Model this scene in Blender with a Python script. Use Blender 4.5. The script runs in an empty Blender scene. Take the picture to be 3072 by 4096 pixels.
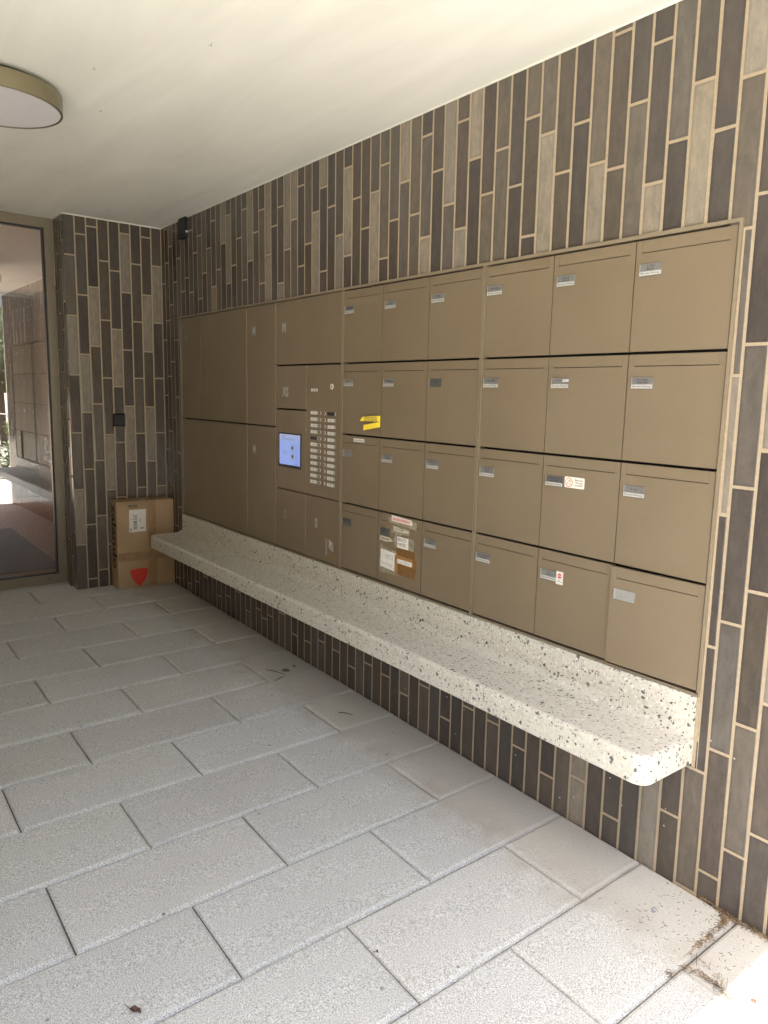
import bpy, bmesh, math, random
from mathutils import Vector, Matrix
rad = math.radians
S = bpy.context.scene
COL = S.collection
R = random.Random(7)

# ------------------------------------------------------------------ camera
F3 = 2935.53/3072.0
yaw, pit, rol = 0.9016, -0.1524, 0.0257
Fv = Vector((-math.sin(yaw)*math.cos(pit), math.cos(yaw)*math.cos(pit), math.sin(pit)))
Rv = Vector((math.cos(yaw), math.sin(yaw), 0)); Uv = Rv.cross(Fv)
R2 = Rv*math.cos(rol)+Uv*math.sin(rol); U2 = -Rv*math.sin(rol)+Uv*math.cos(rol)
cd = bpy.data.cameras.new('camera'); cam = bpy.data.objects.new('camera', cd); COL.objects.link(cam)
cam.matrix_world = Matrix(((R2.x, U2.x, -Fv.x, .012), (R2.y, U2.y, -Fv.y, -2.005), (R2.z, U2.z, -Fv.z, 1.5), (0, 0, 0, 1)))
cd.sensor_fit = 'HORIZONTAL'; cd.sensor_width = 36; cd.lens = 36*F3
cd.shift_x = -53.8/3072; cd.shift_y = -9.9/3072
cd.clip_start = .02; cd.clip_end = 2000
S.camera = cam

# ------------------------------------------------------------------ light
SUN = Vector((.15, -1.2, 2.6)).normalized()
elev = math.asin(SUN.z); azi = math.atan2(SUN.x, SUN.y)
w = bpy.data.worlds.new('World'); S.world = w; w.use_nodes = True
nt = w.node_tree; bg = nt.nodes['Background']
sk = nt.nodes.new('ShaderNodeTexSky'); sk.sky_type = 'NISHITA'; sk.sun_disc = False
sk.sun_elevation = elev; sk.sun_rotation = azi; sk.air_density = 1.0; sk.dust_density = 5.0; sk.ozone_density = .3
nt.links.new(sk.outputs[0], bg.inputs[0]); bg.inputs[1].default_value = .10
sl = bpy.data.lights.new('sun', 'SUN'); sl.energy = 5.0; sl.angle = rad(.5); sl.color = (1, .975, .915)
so = bpy.data.objects.new('sun', sl); COL.objects.link(so)
so.rotation_euler = SUN.to_track_quat('Z', 'Y').to_euler(); so.location = (3, -4, 8)
S.view_settings.view_transform = 'Standard'; S.view_settings.look = 'None'
S.view_settings.gamma = 1; S.view_settings.exposure = 2.68
S.render.engine = 'CYCLES'
S.cycles.max_bounces = 12; S.cycles.diffuse_bounces = 8; S.cycles.glossy_bounces = 5; S.cycles.transparent_max_bounces = 12

# ------------------------------------------------------------------ materials
class N:
    def __init__(s, name):
        s.m = bpy.data.materials.new(name); s.m.use_nodes = True
        s.t = s.m.node_tree; s.b = s.t.nodes['Principled BSDF']
    def n(s, typ, **kw):
        o = s.t.nodes.new(typ)
        for k, v in kw.items():
            if k in o.inputs.keys(): pass
            setattr(o, k, v)
        return o
    def l(s, a, b): s.t.links.new(a, b)
    def coord(s, kind='Object'): return s.n('ShaderNodeTexCoord').outputs[kind]
    def mapping(s, scale=(1, 1, 1), src=None, loc=None):
        m = s.n('ShaderNodeMapping'); m.inputs['Scale'].default_value = scale
        s.l(src or s.coord(), m.inputs[0])
        if loc is not None: s.l(loc, m.inputs['Location'])
        return m.outputs[0]
    def noise(s, scale, vec=None, detail=3, rough=.5, dist=0):
        o = s.n('ShaderNodeTexNoise'); o.inputs['Scale'].default_value = scale
        o.inputs['Detail'].default_value = detail; o.inputs['Roughness'].default_value = rough
        o.inputs['Distortion'].default_value = dist
        s.l(vec if vec is not None else s.coord(), o.inputs['Vector']); return o.outputs[0]
    def ramp(s, f, stops):
        o = s.n('ShaderNodeValToRGB'); e = o.color_ramp.elements
        while len(e) < len(stops): e.new(.5)
        for i, (p, c) in enumerate(stops):
            e[i].position = p; e[i].color = (c, c, c, 1) if not isinstance(c, tuple) else (*c, 1)
        s.l(f, o.inputs[0]); return o.outputs[0]
    def mix(s, f, a, b, mode='MIX'):
        o = s.n('ShaderNodeMix'); o.data_type = 'RGBA'; o.blend_type = mode
        for i, v in ((0, f), (6, a), (7, b)):
            if isinstance(v, (int, float)): o.inputs[i].default_value = v
            elif isinstance(v, tuple): o.inputs[i].default_value = (*v, 1)
            else: s.l(v, o.inputs[i])
        return o.outputs[2]
    def math(s, op, a, b=None, c=None):
        o = s.n('ShaderNodeMath'); o.operation = op
        for i, v in enumerate((a, b, c)):
            if v is None: continue
            if isinstance(v, (int, float)): o.inputs[i].default_value = v
            else: s.l(v, o.inputs[i])
        return o.outputs[0]
    def bump(s, h, strength=.3, dist=.001, prev=None):
        o = s.n('ShaderNodeBump'); o.inputs['Strength'].default_value = strength; o.inputs['Distance'].default_value = dist
        s.l(h, o.inputs['Height'])
        if prev is not None: s.l(prev, o.inputs['Normal'])
        return o.outputs[0]
    def set(s, color=None, rough=None, normal=None, metal=None, spec=None):
        for k, v in (('Base Color', color), ('Roughness', rough), ('Normal', normal), ('Metallic', metal), ('Specular IOR Level', spec)):
            if v is None: continue
            if isinstance(v, tuple): s.b.inputs[k].default_value = (*v, 1)
            elif isinstance(v, (int, float)): s.b.inputs[k].default_value = v
            else: s.l(v, s.b.inputs[k])
        return s.m
M = {}
def plain(name, c, rough=.6, var=.12, sc=30, bump=.15, metal=0, spec=.5):
    k = N(name); nz = k.noise(sc, detail=4)
    a = tuple(x*(1-var) for x in c); b = tuple(min(1, x*(1+var)) for x in c)
    M[name] = k.set(k.mix(k.ramp(nz, [(.3, 0.), (.7, 1.)]), a, b), rough, k.bump(nz, bump, .001), metal, spec); return M[name]

def mk_tile():
    k = N('glazed tile'); at = k.n('ShaderNodeAttribute'); at.attribute_name = 'tone'
    rn = k.n('ShaderNodeAttribute'); rn.attribute_name = 'rnd'
    vec = k.mapping((1, 1, .16), loc=rn.outputs['Vector'])
    st = k.noise(24, vec, 1.5, .5, .2); st2 = k.noise(8, vec, 1.5, .5, .2); mott = k.noise(260, detail=3)
    lowc = k.mix(1., at.outputs['Color'], (.88, .86, .84), 'MULTIPLY')
    hi = k.mix(1., at.outputs['Color'], (1.38, 1.34, 1.29), 'MULTIPLY')
    f = k.math('MULTIPLY', k.ramp(st, [(.28, 0.), (.80, 1.)]), k.ramp(st2, [(.25, .2), (.80, 1.)]))
    c = k.mix(f, lowc, hi)
    c = k.mix(k.ramp(mott, [(.35, .0), (.75, .14)]), c, (.15, .133, .115))
    c = k.mix(k.math('MULTIPLY', k.ramp(k.noise(38, k.mapping((1, 1, .45), loc=rn.outputs['Vector']), 6, .72, .3), [(.40, 0.), (.72, 1.)]), .58), c, k.mix(1., at.outputs['Color'], (1.75, 1.66, 1.55), 'MULTIPLY'))
    # pale paint flecks low on the wall
    vo = k.n('ShaderNodeTexVoronoi'); vo.inputs['Scale'].default_value = 16; k.l(k.coord(), vo.inputs['Vector'])
    sx = k.n('ShaderNodeSeparateXYZ'); k.l(k.coord(), sx.inputs[0])
    fl = k.math('MULTIPLY', k.math('LESS_THAN', vo.outputs['Distance'], .05), k.math('LESS_THAN', sx.outputs[2], .55))
    c = k.mix(k.math('MULTIPLY', fl, .7), c, (.6, .58, .54))
    b1 = k.bump(k.noise(8, vec, 1, .4), .40, .005); b2 = k.bump(mott, .04, .0005, b1)
    return k.set(c, k.ramp(st, [(.3, .12), (.7, .20)]), b2, 0, .45)
M['tile'] = mk_tile()
plain('grout', (.355, .29, .205), .9, .10, 90, .4, spec=.2)
def mk_grout_edge(): pass
def mk_coat():
    k = N('bronze powder coat'); n1 = k.noise(1400, detail=2); n2 = k.noise(2.2, detail=3, rough=.6); n3 = k.noise(320, detail=2)
    c = k.mix(k.ramp(n2, [(.3, 0.), (.7, 1.)]), (.198, .156, .103), (.218, .172, .115))
    c = k.mix(k.ramp(n3, [(.40, 0.), (.75, .22)]), c, (.275, .215, .145))
    return k.set(c, k.ramp(k.noise(5, detail=5, rough=.65), [(.35, .34), (.7, .52)]), k.bump(n1, .22, .0004), .15, .45)
M['coat'] = mk_coat()
plain('trim', (.26, .215, .15), .4, .06, 20, .05, .25)
plain('gap black', (.004, .004, .005), .6, .1)  # near black for shade in gaps and slits; also used for print
plain('black plastic', (.010, .011, .013), .38, .1, 60, .1)
plain('alu', (.28, .285, .285), .38, .05, 120, .05, .55)
plain('alu bright', (.50, .50, .495), .3, .05, 120, .05, .6)
plain('alu dark', (.13, .135, .135), .38, .05, 120, .05, .4)
plain('paper', (.74, .73, .69), .8, .04, 60, .2)
plain('tag white', (.74, .74, .72), .6, .04)
plain('label strip', (.50, .50, .48), .6, .04)
plain('ink', (.05, .05, .055), .7, .1)
plain('print grey', (.40, .40, .385), .6, .06)
plain('print faint', (.235, .20, .145), .5, .04)
plain('print faint two', (.27, .24, .185), .5, .04)
plain('orange ink', (.30, .17, .03), .5, .05)
plain('red ink', (.62, .05, .04), .6, .05)
plain('pink paper', (.72, .47, .45), .8, .05)
plain('yellow paper', (.86, .68, .05), .55, .04, 40, .15)
plain('cream sticker', (.80, .77, .68), .5, .03)
plain('masking tape', (.55, .52, .40), .6, .08)
plain('brown tape', (.20, .105, .035), .35, .15, 50, .3)
plain('brown tape two', (.33, .185, .07), .35, .12, 50, .3)
plain('carton tape', (.31, .20, .105), .3, .15, 30, .3)
plain('clear tape', (.33, .29, .215), .18, .25, 40, .9)
plain('steel', (.72, .72, .72), .35, .05, 60, .05, .5)
plain('white button', (.66, .66, .65), .35, .04)
plain('pencil', (.32, .32, .33), .8, .1)
plain('interior wall', (.15, .105, .085), .7, .1, 8)
plain('mat', (.062, .027, .028), .95, .2, 60, .5)
plain('dead leaf', (.07, .035, .022), .8, .3, 80, .6)
plain('bark', (.10, .075, .055), .9, .3, 30, .9)
plain('twig', (.035, .025, .02), .8, .2)
plain('pebble', (.26, .28, .31), .6, .15, 60, .5)
plain('gum', (.11, .105, .095), .7, .15, 60, .5)
plain('lamp brass', (.21, .185, .115), .35, .04, 40, .05, .55)
plain('lamp white', (.62, .60, .62), .45, .02, 20, .02)
plain('render white', (.62, .58, .50), .8, .06, 10)
plain('sill stone', (.38, .37, .34), .8, .08, 60, .3)
plain('door metal', (.20, .17, .12), .4, .05, 20, .05, .2)
plain('rubber', (.008, .009, .011), .45, .1)
plain('cobweb', (.25, .22, .18), .9, .1)
plain('red print', (.60, .045, .028), .6, .06, 40, .1)
plain('terrace grey', (.35, .37, .42), .6, .1)
def mk_leafmat(name, a, b):
    k = N(name); n = k.noise(3.5, detail=4); n2 = k.noise(40, detail=2)
    k.set(k.mix(k.ramp(n, [(.35, 0.), (.65, 1.)]), a, b), .55)
    M[name] = k.m
mk_leafmat('leaf lime', (.06, .11, .012), (.13, .18, .02))
mk_leafmat('leaf green', (.03, .07, .015), (.07, .12, .03))
def mk_card():
    k = N('cardboard'); v = k.mapping((1, 1, 1)); n = k.noise(6, detail=4); wv = k.n('ShaderNodeTexWave'); wv.bands_direction = 'Y'
    wv.inputs['Scale'].default_value = 60; wv.inputs['Distortion'].default_value = .4; k.l(k.coord(), wv.inputs[0])
    c = k.mix(k.ramp(n, [(.3, 0.), (.7, 1.)]), (.36, .255, .15), (.43, .31, .19))
    c = k.mix(k.math('MULTIPLY', wv.outputs['Fac'], .10), c, (.30, .21, .12))
    return k.set(c, .75, k.bump(n, .3, .006, k.bump(wv.outputs['Fac'], .15, .0006)), 0, .3)
M['card'] = mk_card()
def mk_pave():
    k = N('paving concrete'); at = k.n('ShaderNodeAttribute'); at.attribute_name = 'tone'
    g = k.noise(300, detail=2, rough=.6); g2 = k.noise(140, detail=3, rough=.7); big = k.noise(2.6, detail=5, rough=.62); mid = k.noise(11, detail=4)
    sx = k.n('ShaderNodeSeparateXYZ'); k.l(k.coord(), sx.inputs[0])
    wob = k.math('ADD', sx.outputs[1], k.math('MULTIPLY', big, .16))
    smooth = k.ramp(k.math('ADD', wob, .30), [(0., 0.), (.16, 1.)])      # the strip by the wall is worn smooth by drip water
    c = k.mix(k.ramp(g, [(.33, 0.), (.68, 1.)]), (.19, .194, .190), (.725, .745, .735))
    c = k.mix(k.ramp(g2, [(.38, .0), (.62, .45)]), c, (.49, .495, .482))
    cs = k.mix(k.ramp(g2, [(.3, 0.), (.7, 1.)]), (.41, .402, .37), (.47, .46, .425))
    c = k.mix(k.math('MULTIPLY', smooth, .78), c, cs)
    c = k.mix(1., c, at.outputs['Color'], 'MULTIPLY')
    c = k.mix(k.ramp(big, [(.46, 0.), (.70, .10)]), c, (.28, .26, .225))
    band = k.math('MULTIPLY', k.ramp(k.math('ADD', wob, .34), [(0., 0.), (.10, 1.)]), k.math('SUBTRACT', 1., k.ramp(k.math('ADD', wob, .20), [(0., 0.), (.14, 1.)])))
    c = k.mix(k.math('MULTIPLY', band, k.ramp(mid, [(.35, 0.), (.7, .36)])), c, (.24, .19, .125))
    vo = k.n('ShaderNodeTexVoronoi'); vo.inputs['Scale'].default_value = 9; k.l(k.mapping((1, 1, 1)), vo.inputs['Vector'])
    c = k.mix(k.math('MULTIPLY', k.math('LESS_THAN', vo.outputs['Distance'], .045), .6), c, (.10, .09, .08))
    b = k.bump(k.math('ADD', g, k.math('MULTIPLY', g2, .8)), .55, .0018)
    b = k.bump(mid, .2, .003, b)
    return k.set(c, .85, b, 0, .3)
M['pave'] = mk_pave()
plain('joint sand', (.10, .09, .075), .95, .3, 200, .6)
def mk_terrazzo():
    k = N('terrazzo'); warp = k.noise(60, detail=2); co = k.coord()
    wv = k.n('ShaderNodeVectorMath'); wv.operation = 'SCALE'; wn = k.n('ShaderNodeTexNoise'); wn.inputs['Scale'].default_value = 75; wn.inputs['Detail'].default_value = 1
    k.l(co, wn.inputs['Vector']); k.l(wn.outputs['Color'], wv.inputs[0]); wv.inputs['Scale'].default_value = .013
    ad = k.n('ShaderNodeVectorMath'); ad.operation = 'ADD'; k.l(co, ad.inputs[0]); k.l(wv.outputs[0], ad.inputs[1]); v = ad.outputs[0]
    def chips(scale, thr, lo, hi):
        vo = k.n('ShaderNodeTexVoronoi'); vo.distance = 'MANHATTAN'; vo.inputs['Scale'].default_value = scale; k.l(v, vo.inputs['Vector'])
        sep = k.n('ShaderNodeSeparateColor'); k.l(vo.outputs['Color'], sep.inputs[0])
        size = k.math('MULTIPLY', sep.outputs[1], thr)
        m = k.math('LESS_THAN', vo.outputs['Distance'], size)
        pick = k.math('MULTIPLY', k.math('GREATER_THAN', sep.outputs[0], lo), k.math('LESS_THAN', sep.outputs[0], hi))
        return k.math('MULTIPLY', m, pick), sep.outputs[2]
    n = k.noise(90, detail=3)
    c = k.mix(k.ramp(n, [(.3, 0.), (.7, 1.)]), (.50, .482, .425), (.61, .592, .535))
    a, t = chips(75, .70, .0, .35); c = k.mix(k.math('MULTIPLY', a, .7), c, (.74, .73, .67))
    a, t = chips(62, .62, .35, .55); c = k.mix(k.math('MULTIPLY', a, .75), c, (.44, .41, .35))
    a, t = chips(88, .72, .0, .34); c = k.mix(k.math('MULTIPLY', a, .8), c, k.mix(t, (.20, .20, .195), (.42, .40, .36)))
    a, t = chips(122, .74, .0, .36); c = k.mix(a, c, k.mix(t, (.06, .065, .07), (.20, .195, .18)))
    a, t = chips(62, .68, .0, .19); c = k.mix(a, c, k.mix(t, (.045, .052, .058), (.17, .17, .165)))
    a, t = chips(46, .38, .0, .035); c = k.mix(a, c, (.05, .055, .055))
    a, t = chips(50, .36, .97, 1.); c = k.mix(a, c, (.22, .10, .07))
    return k.set(c, .38, k.bump(n, .06, .001), 0, .5)
M['terrazzo'] = mk_terrazzo()
def mk_ceil():
    k = N('painted ceiling'); v = k.mapping((.35, 1.6, 1)); n = k.noise(2.2, v, 6, .6, .6); n2 = k.noise(60, detail=3)
    c = k.mix(k.ramp(n, [(.34, 0.), (.66, 1.)]), (.70, .685, .628), (.79, .775, .718))
    return k.set(c, .8, k.bump(n, .25, .012, k.bump(n2, .15, .001)), 0, .25)
M['ceiling'] = mk_ceil()
def mk_brownfloor():
    k = N('interior stone floor'); v = k.mapping((1, 3, 1)); n = k.noise(28, v, 4, .7); 
    return k.set(k.mix(k.ramp(n, [(.44, 0.), (.62, 1.)]), (.20, .105, .06), (.50, .29, .17)), .85, None, 0, .1)
M['brown floor'] = mk_brownfloor()
def mk_ground():
    k = N('outdoor ground'); n = k.noise(1.2, detail=6); n2 = k.noise(120, detail=3)
    c = k.mix(n, (.47, .425, .345), (.55, .50, .41)); return k.set(c, .9, k.bump(n2, .5, .003), 0, .2)
M['ground'] = mk_ground()
def mk_glass():
    m = bpy.data.materials.new('door glass'); m.use_nodes = True; t = m.node_tree; t.nodes.remove(t.nodes['Principled BSDF'])
    out = t.nodes['Material Output']; g = t.nodes.new('ShaderNodeBsdfGlossy'); g.inputs['Roughness'].default_value = .004; g.inputs[0].default_value = (.93, .96, 1, 1)
    tr = t.nodes.new('ShaderNodeBsdfTransparent'); tr.inputs[0].default_value = (.80, .66, .59, 1)
    mx = t.nodes.new('ShaderNodeMixShader'); fr = t.nodes.new('ShaderNodeFresnel'); fr.inputs[0].default_value = 1.5
    ad = t.nodes.new('ShaderNodeMath'); ad.operation = 'ADD'; ad.use_clamp = True; ad.inputs[1].default_value = .22
    t.links.new(fr.outputs[0], ad.inputs[0]); t.links.new(ad.outputs[0], mx.inputs[0])
    t.links.new(tr.outputs[0], mx.inputs[1]); t.links.new(g.outputs[0], mx.inputs[2]); t.links.new(mx.outputs[0], out.inputs[0]); return m
M['glass'] = mk_glass()
def mk_emit(name, c, s):
    k = N(name); k.set((0., 0., 0.), .3)
    sx = k.n('ShaderNodeSeparateXYZ'); k.l(k.coord('Generated'), sx.inputs[0])
    cc = k.mix(k.ramp(sx.outputs[2], [(.70, 0.), (.95, 1.)]), c, (.42, .48, .72))
    k.l(cc, k.b.inputs['Emission Color']); k.b.inputs['Emission Strength'].default_value = s; M[name] = k.m
mk_emit('screen light', (.31, .44, .90), .125)

# ------------------------------------------------------------------ mesh helpers
def link(o, parent=None):
    COL.objects.link(o)
    if parent is not None: o.parent = parent
    return o
class MB:
    def __init__(s): s.v = []; s.f = []; s.mi = []; s.tone = []; s.rnd = []
    def quad(s, pts, mi=0, tone=None, rnd=None):
        b = len(s.v); s.v += [tuple(p) for p in pts]; s.f.append(tuple(range(b, b+len(pts)))); s.mi.append(mi)
        s.tone += [tone or (1, 1, 1)]*len(pts); s.rnd += [rnd or (0, 0, 0)]*len(pts)
    def box(s, x0, x1, y0, y1, z0, z1, mi=0):
        p = [(x0, y0, z0), (x1, y0, z0), (x1, y1, z0), (x0, y1, z0), (x0, y0, z1), (x1, y0, z1), (x1, y1, z1), (x0, y1, z1)]
        for f in ((0, 3, 2, 1), (4, 5, 6, 7), (0, 1, 5, 4), (1, 2, 6, 5), (2, 3, 7, 6), (3, 0, 4, 7)): s.quad([p[i] for i in f], mi)
        return s
    def prism(s, pts, d, mi=0):
        """pts: closed outline (3D, planar), d: offset vector"""
        d = Vector(d); a = [Vector(p) for p in pts]; b = [p+d for p in a]
        s.quad(list(reversed(a)), mi); s.quad(b, mi)
        for i in range(len(a)):
            j = (i+1) % len(a); s.quad([a[i], a[j], b[j], b[i]], mi)
        return s
    def tube(s, pts, r, n=5, mi=0):
        pts = [Vector(p) for p in pts]; rings = []
        for i, p in enumerate(pts):
            t = (pts[min(i+1, len(pts)-1)]-pts[max(i-1, 0)]).normalized()
            a = t.orthogonal().normalized(); bb = t.cross(a); rr = r[i] if isinstance(r, (list, tuple)) else r
            rings.append([p+a*math.cos(2*math.pi*k/n)*rr+bb*math.sin(2*math.pi*k/n)*rr for k in range(n)])
        for i in range(len(rings)-1):
            for k in range(n):
                q = (k+1) % n; s.quad([rings[i][k], rings[i][q], rings[i+1][q], rings[i+1][k]], mi)
        s.quad(list(reversed(rings[0])), mi); s.quad(rings[-1], mi); return s
    def cyl(s, c, ax, r, h, n=24, mi=0):
        c = Vector(c); ax = Vector(ax).normalized(); a = ax.orthogonal().normalized(); b = ax.cross(a)
        return s.prism([c+a*math.cos(2*math.pi*k/n)*r+b*math.sin(2*math.pi*k/n)*r for k in range(n)], ax*h, mi)
    def build(s, name, mats, parent=None, attrs=False, merge=False, origin=None):
        me = bpy.data.meshes.new(name)
        o0 = Vector(origin) if origin else Vector((0, 0, 0))
        me.from_pydata([tuple(Vector(p)-o0) for p in s.v], [], s.f)
        if not isinstance(mats, (list, tuple)): mats = [mats]
        for m in mats: me.materials.append(M[m] if isinstance(m, str) else m)
        me.polygons.foreach_set('material_index', s.mi)
        if attrs:
            for nm, data in (('tone', s.tone), ('rnd', s.rnd)):
                a = me.attributes.new(nm, 'FLOAT_VECTOR', 'POINT')
                a.data.foreach_set('vector', [c for t in data for c in t])
        me.update()
        bm = bmesh.new(); bm.from_mesh(me)
        if merge: bmesh.ops.remove_doubles(bm, verts=bm.verts, dist=1e-5)
        bmesh.ops.recalc_face_normals(bm, faces=bm.faces) if not attrs else None
        bm.to_mesh(me); bm.free()
        o = bpy.data.objects.new(name, me); link(o, parent); o.location = o0
        return o
def tag(o, label=None, cat=None, group=None, kind=None):
    for k, v in (('label', label), ('category', cat), ('group', group), ('kind', kind)):
        if v: o[k] = v
    return o
def thing(name, loc, label, cat, group=None):
    e = bpy.data.objects.new(name, None); link(e); e.location = loc; e.empty_display_size = .1
    tag(e, label, cat, group); return e
def part(mb, name, mats, root, **kw):
    """mesh given in world coordinates, parented to an unrotated root"""
    o = mb.build(name, mats, None, **kw); o.parent = root
    wl = Vector((0, 0, 0)); q = root
    while q is not None: wl += q.location; q = q.parent
    o.location = o.location - wl
    return o
def smooth(o):
    for p in o.data.polygons: p.use_smooth = True
    return o
# text -> mesh.  frame: 'wall' = on the mailbox wall facing -y ; 'back' = facing +x ; 'side' = box side facing -y reading downwards
def text_mesh(s, size, sx=1., align='LEFT', bold=0., shear=0.):
    cu = bpy.data.curves.new('t', 'FONT'); cu.body = s; cu.size = size; cu.align_x = align; cu.resolution_u = 2; cu.offset = bold; cu.shear = shear
    cu.space_line = .95
    o = bpy.data.objects.new('t', cu); COL.objects.link(o); bpy.context.view_layer.update()
    me = bpy.data.meshes.new_from_object(o.evaluated_get(bpy.context.evaluated_depsgraph_get()))
    bpy.data.objects.remove(o); bpy.data.curves.remove(cu)
    for v in me.vertices: v.co.x *= sx
    return me
def text(s, size, mat, parent, loc, name='lettering', sx=1., align='LEFT', frame='wall', bold=0., rot=0., shear=0.):
    me = text_mesh(s, size, sx, align, bold, shear)
    c, sn = math.cos(rot), math.sin(rot)
    for v in me.vertices:
        x, y = v.co.x*c-v.co.y*sn, v.co.x*sn+v.co.y*c
        if frame == 'wall': v.co = (x, 0, y)
        elif frame == 'back': v.co = (0, x, y)
    me.name = name; me.materials.clear(); me.materials.append(M[mat])
    o = bpy.data.objects.new(name, me); link(o, parent)
    wl = Vector((0, 0, 0)); q = parent
    while q is not None: wl += q.location; q = q.parent
    o.location = Vector(loc)-wl
    return o

# ------------------------------------------------------------------ measured layout
C = 2.629; XB = -5.294; YC = -.6526; XR = -5.5445; XE = -.605
def fz(x, y): return (-.0194*x if x < 3 else -.0582)+.0021*y
PITCH = .0701; PER = .3902; X00 = -3.828

# ------------------------------------------------------------------ tiled walls
DARK = [(.066, .056, .050), (.060, .053, .049), (.074, .062, .053), (.065, .059, .055), (.055, .048, .045), (.070, .060, .050)]
MIDT = [(.098, .087, .075), (.105, .091, .076), (.092, .084, .076)]
LITE = [(.205, .184, .154), (.192, .176, .152), (.212, .188, .154)]
XLIT = [(.235, .21, .168)]
def tone_of(code): 
    c = R.choice({'D': DARK, 'M': MIDT, 'L': LITE, 'X': XLIT}[code]); k = R.uniform(.92, 1.08)
    return tuple(v*k for v in c)
def add_tile(mb, P, u0, u1, v0, v1, tone, shear=None, e=.0022):
    """P(u,v,d) -> 3D with d = distance out of the wall; shallow pillowed edge"""
    sh = shear or (lambda v: 0.)
    if v1-v0 < .006 or u1-u0 < .006: return
    rnd = (R.uniform(0, 40), R.uniform(0, 40), R.uniform(0, 40))
    dz = R.uniform(-.0007, .0003); t1, t2 = R.uniform(-.0006, .0006), R.uniform(-.0006, .0006)
    def q(u, v, d): return P(u+sh(v), v, d)
    o = [q(u0, v0, -.004), q(u1, v0, -.004), q(u1, v1, -.004), q(u0, v1, -.004)]
    m = [q(u0, v0, -.0012), q(u1, v0, -.0012), q(u1, v1, -.0012), q(u0, v1, -.0012)]
    i = [q(u0+e, v0+e, dz+t1), q(u1-e, v0+e, dz+t2), q(u1-e, v1-e, dz-t1), q(u0+e, v1-e, dz-t2)]
    for a in range(4):
        b = (a+1) % 4
        mb.quad([o[a], o[b], m[b], m[a]], 0, tone, rnd); mb.quad([m[a], m[b], i[b], i[a]], 0, tone, rnd)
    if u1-u0 > .03 and v1-v0 > .03:
        f = .0075; rim = tuple(c*.80 for c in tone)
        j = [q(u0+e+f, v0+e+f, dz+.0003), q(u1-e-f, v0+e+f, dz+.0003), q(u1-e-f, v1-e-f, dz+.0003), q(u0+e+f, v1-e-f, dz+.0003)]
        for a in range(4):
            b = (a+1) % 4; mb.quad([i[a], i[b], j[b], j[a]], 0, rim, rnd); mb.tone[-1] = mb.tone[-2] = tone
        mb.quad(j, 0, tone, rnd)
    else: mb.quad(i, 0, tone, rnd)
G = .0042  # half joint
UP = {-21: .297, -20: .042, -19: .143, -18: .288, -17: .047, -16: .212, -15: .295, -14: .196, -13: .046, -12: .143, -11: .294, -10: .047, -9: .199, -8: .292, -7: .046, -6: .197, -5: .292, -4: .046, -3: .194, -2: .292, -1: .047, 0: .154, 1: .297, 2: .047, 3: .134, 4: .297, 5: .047, 6: .197, 7: .297, 8: .047, 9: .148, 10: .047, 11: .296, 12: .194, 13: .047, 14: .295, 15: .047, 16: .147, 17: .296, 18: .047, 19: .296, 20: .195, 21: .047, 22: .297, 23: .196, 24: .045, 25: .297, 26: .047, 27: .297, 28: .117, 29: .047, 30: .298, 31: .046, 32: .296, 33: .267, 34: .047, 35: .195, 36: .298, 37: .047, 38: .295, 39: .0205, 40: .104, 41: .2095, 42: .2945}
LOWP = {-1: .218, 0: .177, 1: .21, 3: .261, 5: .175, 7: .174, 9: .215, 11: .205, 13: .162, 15: .221, 17: .208, 19: .165, 21: .25, 23: .153, 25: .251, 27: .241, 29: .193, 31: .144, 33: .192, 35: .118, 38: .233, -3: .17, -5: .26, -7: .2, -9: .17, -12: .25, -14: .19, -16: .15, -18: .23}
TONES = [(5, 2.52, 'L'), (1, 2.45, 'L'), (3, 2.06, 'L'), (8, 2.3, 'L'), (9, 2.56, 'L'), (7, 2.53, 'M'), (11, 2.12, 'L'), (12, 2.36, 'L'), (15, 2.22, 'L'), (16, 2.56, 'M'), (18, 2.49, 'L'), (19, 2.54, 'M'), (20, 2.08, 'L'), (22, 2.49, 'L'), (24, 2.48, 'L'), (23, 2.08, 'L'), (19, 2.12, 'M'), (25, 2.11, 'M'), (22, 2.12, 'M'), (20, 2.35, 'M'), (18, 2.13, 'M'), (26, 2.47, 'M'), (26, 2.08, 'M'), (29, 2.22, 'L'), (29, 2.52, 'M'), (32, 2.13, 'L'), (35, 2.07, 'L'), (37, 2.23, 'X'), (36, 2.42, 'M'), (32, 2.46, 'M'), (39, 2.45, 'L'), (39, 2.17, 'M'), (39, 1.85, 'L'), (28, 2.59, 'M'), (39, 1.42, 'L'), (39, 1.63, 'M'), (40, 1.55, 'M'), (41, 1.51, 'L'), (40, .83, 'M'), (40, .59, 'M'), (33, .15, 'L'), (37, .2, 'L'), (33, .25, 'L'), (41, .46, 'M'), (39, .19, 'M'), (42, .72, 'L'), (-10, 2.35, 'M'), (-6, 2.36, 'L'), (-14, 2.09, 'M'), (-9, 2.06, 'L'), (-12, 2.43, 'M'), (3, .25, 'M'), (1, .22, 'M'), (8, .19, 'M'), (9, .14, 'M'), (-3, 2.2, 'M'), (14, .3, 'M')]
FX0, FX1, FZ0, FZ1 = -4.972, -1.049, .640, 2.001      # outer edge of the mailbox opening
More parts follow.
